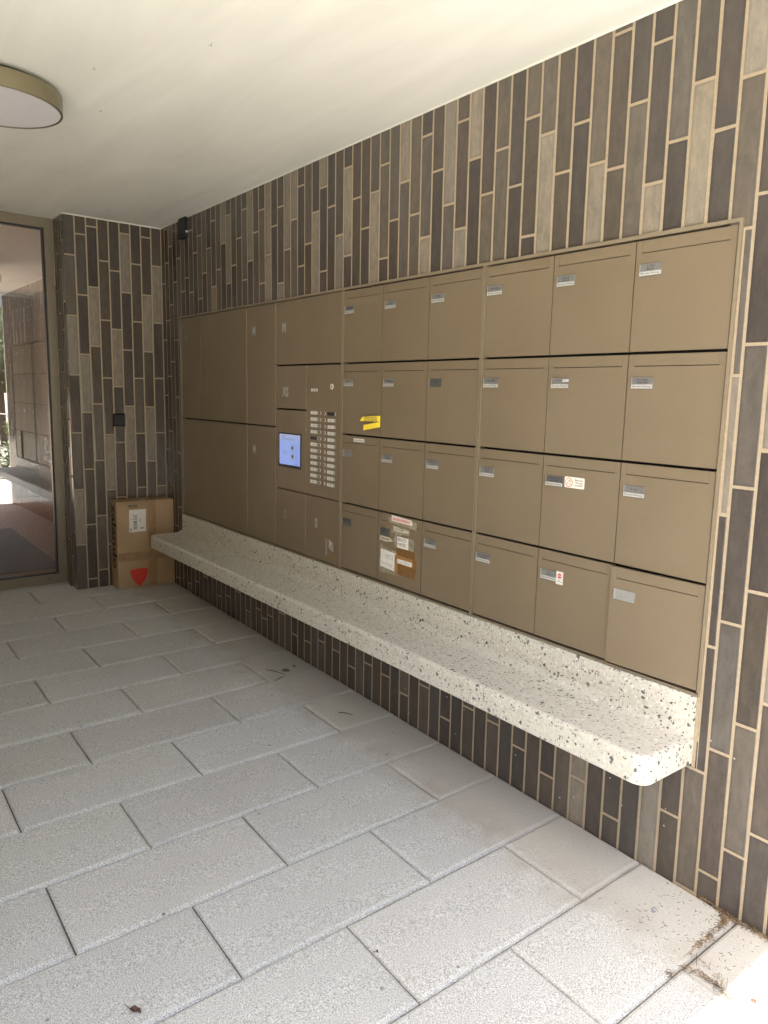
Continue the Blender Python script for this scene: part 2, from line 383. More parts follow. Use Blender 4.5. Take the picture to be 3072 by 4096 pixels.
def main_wall():
    mb = MB()
    P = lambda u, v, d: (u, -d, v)
    for n in range(-21, 50):
        xa, xb = X00+PITCH*n, X00+PITCH*(n+1)
        if n == -21: xa = XB
        if xb > -.625: break
        k = .0098 if xa < -3.5 else (.0098-.0032*min(1, (xa+3.5)/2))
        sh = lambda v: (2.4-v)*k if xa > XB+.01 else 0.
        shr = lambda v: (2.4-v)*k
        ph = UP.get(n, (R.random()*PER)); lo = LOWP.get(n, .012 if n < 39 else ph)
        under = xb < -1.10
        zs = []
        z = ph
        while z < C+.4: zs.append((z, 'u')); z += PER
        cuts = sorted([z for z, _ in zs if (z > 1.9 or n >= 39 or n <= -17)]+([lo-PER, lo, lo+PER] if -17 < n < 38 else ([lo-PER, lo, lo+PER] if n == 38 else [ph-PER])))
        if n <= -17: cuts = sorted([z for z, _ in zs]+[ph-PER])
        cuts = [c for c in cuts]; cuts.append(cuts[-1]+PER)
        for a, b in zip(cuts[:-1], cuts[1:]):
            if b-a > .5: # span hidden behind the mailboxes
                a2 = b-PER; segs = [(a, a+PER), (a2, b)] if a < .6 else [(a, b)]
            else: segs = [(a, b)]
            for a1, b1 in segs:
                zb = max(a1+G, fz(xa, 0)-.01); zt = min(b1-G, C-.002)
                if zt-zb < .006: continue
                code = None
                for (tn, tz, tc) in TONES:
                    if tn == n and a1 <= tz <= b1: code = tc
                if code is None: code = (R.choices('DML', (.84, .12, .04))[0] if n < 36 else 'D')
                t = tone_of(code)
                # clip against the opening of the mailbox panel and the bench
                x0, x1 = xa+G, xb-G
                zones = [(x0, x1, zb, zt)]
                if zt < .43 or (x1 > FX1 and n == 39 and zb > FZ1-.05): pass
                elif x1 > FX0 and x0 < FX1:
                    new = []
                    shx = (2.4-(zb+zt)/2)*k
                    if x0+shx < FX0-.008: new.append((x0, FX0-.004-shx, zb, zt))
                    if x1+shx > FX1+.012: new.append((FX1+.007-shx, x1, zb, zt))
                    if x0+shx >= FX0-.008 and x1+shx <= FX1+.012 or not new:
                        if zt > FZ1: new.append((x0, x1, max(zb, FZ1+.002), zt))
                        if zb < .44: new.append((x0, x1, zb, min(zt, .50)))
                    else:
                        if x1+shx > FX1 and zt > FZ1: new = [(x0, x1, zb, zt)] if zb > FZ1-.05 else new+[(x0, min(x1, FX1+.007-shx-.001), max(zb, FZ1+.002), zt)]
                        if x1+shx > FX1 and zb < .42 and x0+shx < FX1: new.append((x0, FX1+.006-shx, zb, min(zt, .50)))
                        if x0+shx < FX0 and zt > FZ1: new.append((FX0-.003-shx, x1, max(zb, FZ1+.002), zt))
                        if x0+shx < FX0 and zb < .42: new.append((FX0-.003-shx, x1, zb, min(zt, .5)))
                    zones = new
                for (u0, u1, v0, v1) in zones: add_tile(mb, P, u0, u1, v0, v1, t, shr)
    root = thing('tiled_wall', (-2.8, .15, 0), 'long wall of upright brown glazed brick tiles around the mailboxes', 'wall')
    part(mb, 'glazed_tiles', 'tile', root, attrs=True)
    g = MB(); y0, y1 = .0011, .30
    g.box(XB, FX0, y0, y1, 0, C+.1); g.box(FX1, -.62, y0, y1, -.1, C+.1)
    g.box(FX0, FX1, y0, y1, FZ1, C+.1); g.box(FX0, FX1, y0, y1, -.1, FZ0); g.box(FX0, FX1, .20, y1, FZ0, FZ1)
    # mortar smear around the frame
    part(g, 'grout', 'grout', root)
    return root
main_wall()

BW = {0: .030, 1: .169, 2: .227, 3: .016, 4: .350, 5: .214, 6: .022, 7: .211, 8: .026}
BT = {0: 'MLDMLDD', 1: 'DDDLDDDD', 2: 'DMDMDLDD', 3: 'MMLDDDD', 4: 'DDDLDD', 5: 'MMLDDLD', 6: 'MDMDDDD', 7: 'DMLDLDD', 8: 'DMDDLD'}
# tones listed from the floor up, matched to tile index
BT = {0: {6: 'D', 5: 'M', 4: 'L', 3: 'D', 2: 'M', 1: 'L', 0: 'M'}, 1: {6: 'D', 5: 'D', 4: 'D', 3: 'L', 2: 'D', 1: 'D', 0: 'D'},
      2: {6: 'D', 5: 'D', 4: 'L', 3: 'D', 2: 'M', 1: 'D', 0: 'M'}, 3: {6: 'D', 5: 'D', 4: 'D', 3: 'D', 2: 'L', 1: 'M'}, 4: {5: 'D', 4: 'D', 3: 'L', 2: 'D', 1: 'D'},
      5: {6: 'D', 5: 'L', 4: 'D', 3: 'D', 2: 'L', 1: 'M'}, 6: {6: 'D', 5: 'D', 4: 'D', 3: 'M', 2: 'D', 1: 'M'}, 7: {6: 'D', 5: 'D', 4: 'L', 3: 'D', 2: 'L', 1: 'M'}, 8: {6: 'D', 5: 'L', 4: 'D', 3: 'D', 2: 'D', 1: 'M'}}
def pier():
    mb = MB(); P = lambda u, v, d: (XB+d, u, v)
    wd = -YC/9
    for c in range(9):
        G = .0048; u0, u1 = YC+wd*c+(G if c else .0), YC+wd*(c+1)-G
        z = BW[c]; k = 0
        zz = z-PER
        while zz < C:
            a, b = zz+G, zz+PER-G
            idx = round((zz-z)/PER)+0
            a = max(a, .07); b = min(b, C-.002)
            if b > a: add_tile(mb, P, u0, u1, a, b, tone_of(BT[c].get(idx, 'D')))
            zz += PER
    # left return, facing the glazed door (-y)
    P2 = lambda u, v, d: (u, YC-d, v)
    wr = (XB-XR)/3.5; xs = [XR, XR+wr*.9, XR+wr*1.9, XR+wr*2.7, XB]
    for c, ph in enumerate((.20, .05, .33, .12)):
        zz = ph-PER
        while zz < C:
            a, b = max(zz+G, .07), min(zz+PER-G, C-.002)
            if b > a: add_tile(mb, P2, xs[c]+.003, xs[c+1]-(.003 if c < 3 else .0), a, b, tone_of(R.choices('DM', (.75, .25))[0]))
            zz += PER
    root = thing('tiled_pier', (-5.42, -.33, 0), 'short end wall of upright brown glazed tiles behind the cardboard box', 'wall')
    part(mb, 'glazed_tiles', 'tile', root, attrs=True)
    part(MB().box(XR, XB-.0012, YC+.0012, .2, 0, C+.1), 'grout', 'grout', root)
pier()
def far_wall():
    mb = MB(); Y = -2.95; P = lambda u, v, d: (u, Y+d, v)
    for n in range(0, 74):
        xa = XR+PITCH*n; xb = xa+PITCH
        if xb > -1.4: break  # unseen wall cut short here to let more light onto the near floor
        zz = R.random()*PER-PER
        while zz < C:
            a, b = max(zz+G, fz(xa, 0)-.01), min(zz+PER-G, C-.002)
            if b > a: add_tile(mb, P, xb-G, xa+G, a, b, tone_of(R.choices('DML', (.7, .18, .12))[0]))
            zz += PER
    root = thing('tiled_wall', (-2.9, -3.1, 0), 'tiled wall on the far side of the passage, opposite the mailboxes', 'wall')
    part(mb, 'glazed_tiles', 'tile', root, attrs=True)
    part(MB().box(XR, -1.41, Y-.3, Y-.0012, -.1, C+.1), 'grout', 'grout', root)
far_wall()

# ------------------------------------------------------------------ ceiling and building mass above
def ceiling():
    mb = MB().box(-10.2, XE, -3.3, .35, C, C+.25)
    mb.box(XB+.006, -.63, -.005, -.0004, C-.006, C-.0005); mb.box(XB+.0008, XB+.006, YC, -.0004, C-.007, C-.0005); mb.box(XR+.001, XB+.006, YC-.006, YC-.0008, C-.006, C-.0005)
    o = mb.build('ceiling', 'ceiling'); tag(o, 'pale painted plaster ceiling of the passage', 'ceiling', kind='structure')
    b = MB().box(-10.55, XE-.002, -3.30, .28, 2.88, 9).box(-5.6, XE-.002, -12, -3.302, 2.75, 9).box(-10.55, XE-.002, .28, 9, C+.02, 9).box(-10.55, -.622, .302, 9, -.2, C+.02).box(-5.6, -1.412, -12, -3.26, -.2, 2.75)
    o = b.build('building_mass', 'render white'); tag(o, 'pale rendered apartment block above and around the passage', 'building')
ceiling()
plain('blocker brown', (.22, .19, .155), .85, .08, 6)  # dark tone chosen to cut light bounced into the far passage
def opposite():  # unseen blocks added to cut the low sky reaching the passage end
    root = thing('building_mass', (16, -14, 0), 'added brown building mass across the yard, unseen, blocking the low sky', 'building')
    part(MB().box(14, 24, -40, -2.0, -.3, 10.5), 'wall', 'blocker brown', root)
    plain('window glass', (.03, .035, .04), .08, .1)
    for fl in range(3):
        for k in range(8):
            y = -36+k*4.3; z = .9+fl*3.2
            fr_ = part(MB().box(13.95, 14.0, y, y+1.8, z, z+1.6), 'window', 'trim', root)
            part(MB().box(13.93, 13.949, y+.08, y+1.72, z+.08, z+1.52), 'pane', 'window glass', fr_)
    part(MB().box(13.7, 24.3, -40.3, -1.7, 10.5, 10.7), 'roof', 'sill stone', root)
    root = thing('building_mass', (20, 18, 0), 'second added pale building mass beyond the trees, also blocking low sky', 'building')
    part(MB().box(18, 28, 7, 40, -.3, 10), 'wall', 'render white', root)
    for fl in range(3):
        for k in range(6):
            y = 9+k*5.; z = .9+fl*3.1
            fr_ = part(MB().box(17.95, 18.0, y, y+1.8, z, z+1.6), 'window', 'trim', root)
            part(MB().box(17.93, 17.949, y+.08, y+1.72, z+.08, z+1.52), 'pane', 'window glass', fr_)
opposite()
cw = MB()
for q in ((-5.0, -.45), (-3.3, -1.0), (-2.45, -.9), (-2.9, -1.14)):
    cw.tube([(q[0], q[1], C-.001), (q[0]+.01, q[1]+.006, C-.006), (q[0]+.022, q[1]+.001, C-.001)], .0009, 4)
tag(cw.build('cobweb', 'cobweb'), 'few tiny dark cobweb wisps on the pale ceiling', 'cobwebs', kind='stuff')

# ------------------------------------------------------------------ paving
PA, PW, PL = -1.1987, .3255, .6361
def paving():
    mb = MB(); g = .0020; ch = .0125; dp = .0100
    for k in range(-14, 12):
        x1 = PA+PW*(k+1); x0 = PA+PW*k
        off = -.2995 if k % 2 else -.6175
        ys = [off+PL]; 
        while ys[-1] > -4.6: ys.append(ys[-1]-PL)
        if x1 < -.6: ys = [0.001]+[y for y in ys if y < -.05]
        else: ys = [off+PL*3, off+PL*2]+ys
        for yb, ya in zip(ys[:-1], ys[1:]):
            X0, X1 = x0, x1
            if k == -14 or (k == -13 and False): pass
            if X1 < XR+.03: continue
            X0 = max(X0, XR+.02)
            if X1 < XB+.01 and yb > YC-.02: yb = YC-.001
            if yb-ya < .03: continue
            if X0 < XB and yb > YC: # runs under the pier
                pass
            t = R.uniform(.93, 1.05); tn = (t*R.uniform(.99, 1.01), t, t*R.uniform(.975, 1.01))
            a, b, c, d = X0+g+R.uniform(-.0006, .0006), X1-g+R.uniform(-.0006, .0006), ya+g+R.uniform(-.001, .001), yb-g
            dz = R.uniform(-.0012, .0012); tx, ty = R.uniform(-.0018, .0018), R.uniform(-.0015, .0015)
            def H(x, y, z): return (x, y, fz(x, y)+dz+tx*(x-a)+ty*(y-c)+z)
            lev = [(0., -.045), (0., -dp), (ch*.30, -dp*.42), (ch, 0.)]
            rings = []
            for ins, zz in lev: rings.append([(a+ins, c+ins, zz), (b-ins, c+ins, zz), (b-ins, d-ins, zz), (a+ins, d-ins, zz)])
            # irregular arrises: subdivide each side
            def side(p, q, amp, nseg=9):
                out = []
                for i in range(nseg):
                    f = i/nseg; x = p[0]+(q[0]-p[0])*f; y = p[1]+(q[1]-p[1])*f
                    out.append((x, y, p[2]))
                return out
            R3 = []
            jit = [R.gauss(0, .0006) for _ in range(36)]
            for li, rg in enumerate(rings):
                pts = []
                for s in range(4):
                    pts += side(rg[s], rg[(s+1) % 4], 0)
                pp = []
                cx_, cy_ = (a+b)/2, (c+d)/2
                for i, p in enumerate(pts):
                    jj = jit[i] if li >= 2 and i % 9 else 0.
                    dx = jj if i//9 in (1,) else (-jj if i//9 == 3 else 0); dy = jj if i//9 == 2 else (-jj if i//9 == 0 else 0)
                    pp.append(H(p[0]-dx, p[1]-dy, p[2]))
                R3.append(pp)
            for r0, r1 in zip(R3[:-1], R3[1:]):
                n = len(r0)
                for i in range(n): mb.quad([r0[i], r0[(i+1) % n], r1[(i+1) % n], r1[i]], 0, tn)
            mb.quad(R3[-1], 0, tn)
    o = mb.build('paving', 'pave', attrs=True); tag(o, 'grey textured concrete paving slabs laid in running bond', 'paving', kind='structure')
    s = MB()
    s.quad([(XR-.01, -4.7, fz(XR, -4.7)-.012), (3.0, -4.7, fz(3, -4.7)-.012), (3.0, 1.6, fz(3, 1.6)-.012), (XR-.01, 1.6, fz(XR, 1.6)-.012)])
    o = s.build('joint_bed', 'joint sand'); tag(o, 'dark sand bed in the joints between the slabs', 'ground', kind='structure')
    g2 = MB().quad([(-200, -200, -.62), (200, -200, -.62), (200, 200, -.62), (-200, 200, -.62)])
    g2 = MB()
    z = .06; g2.quad([(-80, -80, z), (-5.6, -80, z), (-5.6, -3.3, z), (-80, -3.3, z)]); g2.quad([(-80, -3.3, z), (-10.4, -3.3, z), (-10.4, 60, z), (-80, 60, z)])
    z = -.075
    for x0, x1, y0, y1 in ((2.7, 200, -200, 200), (-.62, 2.7, 1.3, 200), (-.62, 2.7, -200, -4.3)): g2.quad([(x0, y0, z), (x1, y0, z), (x1, y1, z), (x0, y1, z)])
    o = g2.build('ground', 'ground'); tag(o, 'pale sunlit ground outside the passage', 'ground', kind='structure')
paving()

# ------------------------------------------------------------------ terrazzo bench
def bench():
    x0, x1, yf, zb, zt = -4.972, -1.056, -.252, .424, .513; r = .045
    def outline(ins):
        p = []
        rr = max(.004, r-ins)
        p.append((x1-ins, 0.0012)); 
        for k in range(0, 13):
            a = k/12*math.pi/2; p.append((x1-ins-rr+rr*math.cos(a), yf+ins+rr-rr*math.sin(a)))
        for k in range(0, 9):
            a = math.pi/2*k/8; p.append((x0+ins+rr-rr*math.sin(a), yf+ins+rr-rr*math.cos(a)))
        p.append((x0+ins, 0.0012)); return p
    mb = MB(); rt = .017; rb = .006; rings = []
    for k in range(4): a = k/3*math.pi/2; rings.append((rb*(1-math.sin(a)), zb+rb*(1-math.cos(a))))
    for k in range(7): a = k/6*math.pi/2; rings.append((rt*(1-math.cos(a)), zt-rt+rt*math.sin(a)))
    P = [[(x, y, z) for x, y in outline(i)] for i, z in rings]
    for a, b in zip(P[:-1], P[1:]):
        n = len(a)
        for i in range(n): mb.quad([a[i], a[(i+1) % n], b[(i+1) % n], b[i]])
    mb.quad(list(reversed(P[0]))); mb.quad(P[-1])
    root = thing('bench', (-3, -.12, .42), 'long cream terrazzo bench flecked with dark chips, cantilevered under the mailboxes', 'bench')
    o = part(mb, 'seat', 'terrazzo', root, merge=True)
    pr = [(.001, zt-.01)]; rc = .036; yw = -.011
    for k in range(9): a = k/8*math.pi/2; pr.append((yw-rc+rc*math.sin(a), zt+.0004+rc*(1-math.cos(a))))
    pr = [(.001, zt-.004), (yw-rc, zt-.004)]+pr[1:]+[(yw, .634), (yw+.002, .638), (.001, .6385)]
    u = MB(); u.prism([(x0+.001, y, z) for y, z in pr], (x1-x0-.002, 0, 0))
    o = part(u, 'upstand', 'terrazzo', root)
    s = MB().box(x1+.0003, FX1+.003, -.0025, .003, .418, .665)
    part(s, 'mortar_joint', 'grout', root)
bench()

# ------------------------------------------------------------------ mailbox cabinet
X = dict(X0=-4.9575, X1=-4.633, X2=-3.9756, X3=-3.629, X35=-3.305, X4=-2.975, X5=-2.6613, X6=-2.3469, X7=-2.030, X8=-1.6996, X9=-1.380, X10=-1.0605)
T, R1z, R2z, R3z, Bz, XSz, LMz = 1.988, 1.6515, 1.3151, .9801, .6513, 1.4184, 1.3173
def cabinet():
    root = thing('mailbox_cabinet', (-3, .1, FZ0), 'bronze framed cabinet set into the tiled wall, holding mailboxes and parcel lockers', 'cabinet')
    f = MB(); yo = -.007
    f.box(FX0, FX1, yo, .03, 1.9905, FZ1); f.box(FX0, FX0+.011, yo, .03, .652, 1.9905); f.box(FX1-.0095, FX1, yo, .03, .652, 1.9905); f.box(FX0, FX1, yo+.004, .03, FZ0+.0005, .6465)
    part(f, 'outer_frame', 'trim', root)
    for x in (X['X4'], X['X7']):
        p = MB(); p.box(x-.0078, x-.0012, -.006, .03, .6468, 1.9903); p.box(x+.0012, x+.0078, -.006, .03, .6468, 1.9903); p.box(x-.0012, x+.0012, -.001, .03, .6468, 1.9903)
        part(p, 'post', 'trim', root)
    part(MB().box(FX0+.002, FX1-.002, .028, .19, .6466, 1.9904), 'black_backing', 'gap black', root)  # black block paints the darkness inside the cabinet behind the door gaps
    # edge trims on the parcel locker side: lips paler than the doors for the light they catch
    for x, z0, z1 in ((X['X2'], LMz+.004, T), (X['X3'], R1z, T-.002), (X['X3'], LMz+.004, R1z-.006), (X['X35'], R3z+.005, R1z-.006), (X['X2'], Bz, LMz-.006), (X['X3'], Bz, R3z-.006), (X['X35'], Bz, R3z-.006)):
        pass
    return root
cabinet()
HG, VG = .0044, .0020   # half gaps
def door_panel(x0, x1, z0, z1, y=-.001, th=.016): return MB().box(x0, x1, y, y+th, z0, z1)

def name_plate(root, x, z, lines, strip=True, mat='alu', inkm='ink', hgt=.0345, wid=.073, big=False):
    pl = part(MB().box(x, x+wid, -.0040, -.0012, z-hgt, z), 'name_plate', mat, root)
    part(MB().box(x-.0012, x+.0006, -.0052, -.0012, z-hgt-.001, z+.0005), 'plate_edge', 'alu bright', pl)
    if strip: part(MB().box(x+.001, x+wid-.0005, -.0052, -.0041, z-hgt+.001, z-hgt+.0125), 'advert_notice', 'label strip', pl)
    if strip: text('Bitte keine Werbung!', .0092, 'ink', pl, (x+wid/2, -.0055, z-hgt+.0042), sx=.80, align='CENTER', bold=.00008)
    if lines:
        text(lines, .0090, inkm, pl, (x+wid/2, -.0043, z-.0095 if '\n' in lines else z-.0125), sx=.85, align='CENTER', bold=.00006)
    return pl
ROWZ = [(T, R1z), (R1z, R2z), (R2z, R3z), (R3z, Bz)]
COLS = [('X4', 'X5'), ('X5', 'X6'), ('X6', 'X7'), ('X7', 'X8'), ('X8', 'X9'), ('X9', 'X10')]
NAMES = {(0, 0): 'Vanina Sarge\nYann Lefebvre', (0, 1): 'I. Lima\nA. Cikovec', (0, 2): 'C. Zanelli', (0, 3): 'Enise Daster', (0, 4): 'Augsburger\nEsteriech', (0, 5): 'D. Gisin\nM. Roth',
         (1, 0): 'Gerra', (1, 1): 'T. Gut', (1, 2): 'A. Brägger\nS. Carlsson', (1, 3): 'H. & T. Meier', (1, 4): 'S. + J. Stei', (1, 5): 'Sonia Claudio\nNoemi Pena',
         (2, 0): 'Ammann', (2, 1): 'S. Kaya\nO. Messerli', (2, 2): 'Selin Boner\nJanz', (2, 3): 'Diamanti\nRizzo', (2, 4): 'Giuseppe Fusa\nLuca Ivanov', (2, 5): 'R. Gisbi',
         (3, 0): 'Kira Adam-Kraulis\nTim Büchler-Weber', (3, 1): 'Gerry Büchner\nGeorgy Thomas', (3, 2): 'Rutz\nAebischer', (3, 3): 'Svitlana Heini Pentsch\nTomas Pentsch', (3, 4): 'Feti\nMestiri', (3, 5): ''}
ROWN = ['top', 'second', 'third', 'bottom']
PLACE = ['mailbox beside the intercom panel', 'second mailbox from the intercom panel', 'mailbox left of the middle post', 'mailbox right of the middle post', 'second mailbox from the right', 'rightmost mailbox']
EXTRA = {(0, 0): 'with a small brown mark under its name plate', (1, 0): 'with a yellow tag stuck in its edge', (1, 2): 'whose plate has no white strip',
         (2, 0): 'with a white paper sticker on its flap', (3, 1): 'covered in taped handwritten paper notes', (2, 4): 'with a rounded cream sticker beside its plate',
         (3, 4): 'with a red stop sticker beside its plate', (3, 5): 'standing slightly ajar with a blank silver plate', (1, 4): 'with a tiny white sticker on its plate', (0, 5): 'under the panel\'s upper right corner', (3, 0): 'with a dark two line plate', (0, 4): 'with a two line plate'}
BOX = {}
for ri, (zt, zb) in enumerate(ROWZ):
    for ci, (ca, cb) in enumerate(COLS):
        x0 = X[ca]+(.0095 if ca in ('X4', 'X7') else VG); x1 = X[cb]-(.0095 if cb == 'X7' else VG)
        if cb == 'X10': x1 = X[cb]-.0030
        z1 = zt-(.0035 if ri == 0 else HG); z0 = zb+(HG if ri < 3 else .0045)
        lab = '%s, %s row' % (PLACE[ci], ROWN[ri])
        if (ri, ci) in EXTRA: lab += ', '+EXTRA[(ri, ci)]
        hinge = (x1 if (ri, ci) == (3, 5) else x0)
        root = thing('mailbox', (hinge, 0, z0), lab, 'mailbox', 'mailboxes in the cabinet')
        fx0, fx1, fzl = X[ca]+.021, X[cb]-.022, zt-.0385
        if ca in ('X4', 'X7'): fx0 += .002
        dy = R.uniform(-.0006, .0004)
        d = MB()
        yf = -.001+dy; d.box(x0, fx0, yf, .014, fzl-.0024, z1); d.box(fx1, x1, yf, .014, fzl-.0024, z1); d.box(x0, x1, yf, .014, z0, fzl-.0024)
        d.box(fx0, fx1, .008, .014, fzl-.0024, z1)
        part(d, 'door', 'coat', root)
        part(MB().box(fx0+.0005, fx1-.0005, -.0012, .0021, fzl, z1), 'mail_flap', 'coat', root)
        part(MB().box(fx0, fx1, .0022, .0072, fzl-.0023, fzl-.0001), 'slit_shade', 'gap black', root)  # black strip paints the shade in the slit under the flap
        strip = (ri, ci) not in ((1, 2), (2, 0), (3, 5), (3, 1), (3, 0))
        mat = 'alu'
        if (ri, ci) in ((2, 4), (3, 1), (1, 2), (3, 0)): mat = 'alu dark'
        if (ri, ci) == (3, 5): mat = 'alu bright'
        pl = name_plate(root, X[ca]+.0195-(.006 if (ri, ci) == (3, 1) else 0), zt-.0735, NAMES[(ri, ci)], strip, mat)
        BOX[(ri, ci)] = root
BOX[(3, 5)].rotation_euler = (0, 0, rad(2.6))
def sticker(root, x0, x1, z0, z1, mat, name, y=-.0016, quad=None, th=.0005):
    pts = quad or [(x0, z0), (x1, z0), (x1, z1), (x0, z1)]
    return part(MB().prism([(px, y, pz) for px, pz in pts], (0, -th, 0)), name, mat, root)
b = BOX[(0, 0)]; sticker(b, -2.951, -2.940, 1.770, 1.776, 'brown tape', 'brown_mark')
b = BOX[(2, 0)]; s = sticker(b, -2.870, -2.7835, 1.2845, 1.3005, 'paper', 'notice_sticker'); text('Bitte keine Werbung', .0115, 'ink', s, (-2.827, -.0024, 1.2885), align='CENTER', sx=.72, bold=.0001)
b = BOX[(1, 4)]; s = sticker(b, -1.632, -1.6075, 1.5655, 1.572, 'paper', 'notice_sticker', y=-.0042); text('Biemann', .0055, 'ink', s, (-1.6198, -.0049, 1.5672), align='CENTER', bold=.0001)
# rounded cream sticker with a ring pictogram
b = BOX[(2, 4)]; pts = []
for cx_, cz_, a0 in ((-1.5215, 1.2135, -90), (-1.5215, 1.2405, 0), (-1.5945, 1.2405, 90), (-1.5945, 1.2135, 180)):
    for k in range(5): a = rad(a0+90*k/4); pts.append((cx_+.005*math.cos(a), cz_+.005*math.sin(a)))
s = sticker(b, 0, 0, 0, 0, 'cream sticker', 'notice_sticker', quad=pts)
ring = MB(); n = 28; cx_, cz_ = -1.5805, 1.2268
for k in range(n):
    a, c = 2*math.pi*k/n, 2*math.pi*(k+1)/n
    ring.quad([(cx_+r_*math.cos(t), -.0024, cz_+r_*math.sin(t)) for r_, t in ((.0155, a), (.0155, c), (.0133, c), (.0133, a))])
part(ring, 'red_ring', 'red ink', s)
def strokes(root, lines, mat, w, y, name='pencil_marks'):
    m = MB()
    for ln in lines:
        for (ax, az), (bx_, bz) in zip(ln[:-1], ln[1:]):
            d = Vector((bx_-ax, 0, bz-az)); nrm = Vector((-d.z, 0, d.x)).normalized()*w*.5
            A, B = Vector((ax, y, az)), Vector((bx_, y, bz)); m.quad([A-nrm, B-nrm, B+nrm, A+nrm])
    return part(m, name, mat, root)
strokes(s, [[(-1.590, 1.2215), (-1.582, 1.2345), (-1.575, 1.2315), (-1.5805, 1.2205)], [(-1.588, 1.2235), (-1.577, 1.2360), (-1.572, 1.2310), (-1.5765, 1.2215)], [(-1.5915, 1.2205), (-1.569, 1.2205)]], 'ink', .0009, -.0024, 'pictogram')
text('Bitte keine\nWerbung\neinwerfen!', .0092, 'ink', s, (-1.539, -.0024, 1.2335), align='CENTER', sx=.85, bold=.00015)
b = BOX[(3, 4)]; s = sticker(b, -1.609, -1.5785, .8655, .912, 'paper', 'stop_sticker', y=-.0052)
strokes(s, [[(-1.6065, .868), (-1.581, .868), (-1.581, .9095), (-1.6065, .9095), (-1.6065, .868)]], 'ink', .0006, -.0061, 'border_line')
m = MB(); m.prism([(-1.5938+.0098*math.cos(rad(22.5+45*k)), -.0058, .8955+.0098*math.sin(rad(22.5+45*k))) for k in range(8)], (0, -.0003, 0)); part(m, 'red_octagon', 'red ink', s)
text('STOP', .0082, 'paper', s, (-1.5938, -.0064, .8928), align='CENTER', sx=.95, bold=.0002)
text('Keine\nWerbung!', .0056, 'ink', s, (-1.5938, -.0061, .8790), align='CENTER', bold=.0001)
# taped notes
b = BOX[(3, 1)]
def tape(q, mat, y, name='tape'): return sticker(b, 0, 0, 0, 0, mat, name, quad=q, y=y, th=.0003)
tape([(-2.585, .938), (-2.585, .965), (-2.385, .962), (-2.382, .930)], 'clear tape', -.0016)
tape([(-2.560, .895), (-2.560, .930), (-2.432, .925), (-2.430, .897)], 'clear tape', -.0016)
tape([(-2.535, .835), (-2.535, .905), (-2.490, .905), (-2.490, .835)], 'clear tape', -.0020)
tape([(-2.440, .828), (-2.440, .890), (-2.398, .880), (-2.402, .828)], 'clear tape', -.0016)
tape([(-2.54, .855), (-2.54, .872), (-2.39, .866), (-2.392, .850)], 'clear tape', -.0024)
tape([(-2.645, .695), (-2.645, .840), (-2.622, .835), (-2.622, .695)], 'clear tape', -.0016)
tape([(-2.640, .800), (-2.640, .818), (-2.52, .812), (-2.52, .800)], 'clear tape', -.0020)
tape([(-2.640, .700), (-2.640, .722), (-2.500, .722), (-2.500, .704)], 'clear tape', -.0024)
s = sticker(b, 0, 0, 0, 0, 'paper', 'pink_note', quad=[(-2.558, .948), (-2.412, .9465), (-2.4125, .960), (-2.420, .969), (-2.559, .974)], y=-.0028)
sticker(s, 0, 0, 0, 0, 'pink paper', 'pink_band', quad=[(-2.553, .9515), (-2.418, .9500), (-2.418, .9640), (-2.553, .9665)], y=-.0034, th=.0002)
text('BITTE KEINE WERBUNG !', .0115, 'red ink', s, (-2.5505, -.0038, .9545), sx=.93, rot=-.01)
s = sticker(b, 0, 0, 0, 0, 'masking tape', 'torn_name_tape', quad=[(-2.541, .906), (-2.470, .904), (-2.434, .909), (-2.436, .918), (-2.480, .920), (-2.543, .927)], y=-.0030)
text('Leon Wieker', .0135, 'ink', s, (-2.533, -.0038, .9115), sx=.85, shear=.3, rot=-.02)
s = sticker(b, 0, 0, 0, 0, 'masking tape', 'torn_name_tape', quad=[(-2.644, .850), (-2.600, .846), (-2.553, .853), (-2.541, .857), (-2.568, .869), (-2.638, .869)], y=-.0054)
text('PATRICK FISCHER', .0105, 'ink', s, (-2.634, -.0062, .855), sx=.78, bold=.0003)
s = sticker(b, -2.515, -2.4355, .834, .884, 'paper', 'name_note', y=-.0030)
text('BENOIT\nMADEC', .0215, 'ink', s, (-2.512, -.0038, .864), sx=.86)
s = sticker(b, 0, 0, 0, 0, 'paper', 'warning_note', quad=[(-2.637, .726), (-2.524, .719), (-2.519, .802), (-2.634, .808)], y=-.0028)
strokes(s, [[(-2.630, .780), (-2.613, .803), (-2.600, .776), (-2.630, .780)], [(-2.6145, .797), (-2.6145, .786)], [(-2.598, .772), (-2.530, .766)], [(-2.625, .738), (-2.530, .731)]], 'pencil', .0011, -.0036)
text('BITTE', .0240, 'pencil', s, (-2.596, -.0036, .7735), sx=.9, rot=-.05); text('(keine Werbung)', .0150, 'pencil', s, (-2.632, -.0036, .744), sx=.82, rot=-.06)
tape([(-2.516, .796), (-2.516, .834), (-2.391, .832), (-2.388, .794)], 'brown tape', -.0032)
tape([(-2.524, .712), (-2.524, .763), (-2.388, .763), (-2.388, .710)], 'brown tape', -.0032)
tape([(-2.529, .764), (-2.529, .799), (-2.372, .796), (-2.376, .744), (-2.400, .744), (-2.400, .757)], 'brown tape two', -.0036)
tape([(-2.529, .715), (-2.529, .797), (-2.507, .797), (-2.507, .715)], 'brown tape two', -.0040)
tape([(-2.400, .742), (-2.400, .796), (-2.373, .796), (-2.378, .742)], 'brown tape', -.0044)
s = sticker(b, -2.508, -2.4055, .7635, .7825, 'paper', 'name_note', y=-.0046); text('Leon Widmer', .0155, 'pencil', s, (-2.501, -.0054, .768), sx=.95, shear=.3)

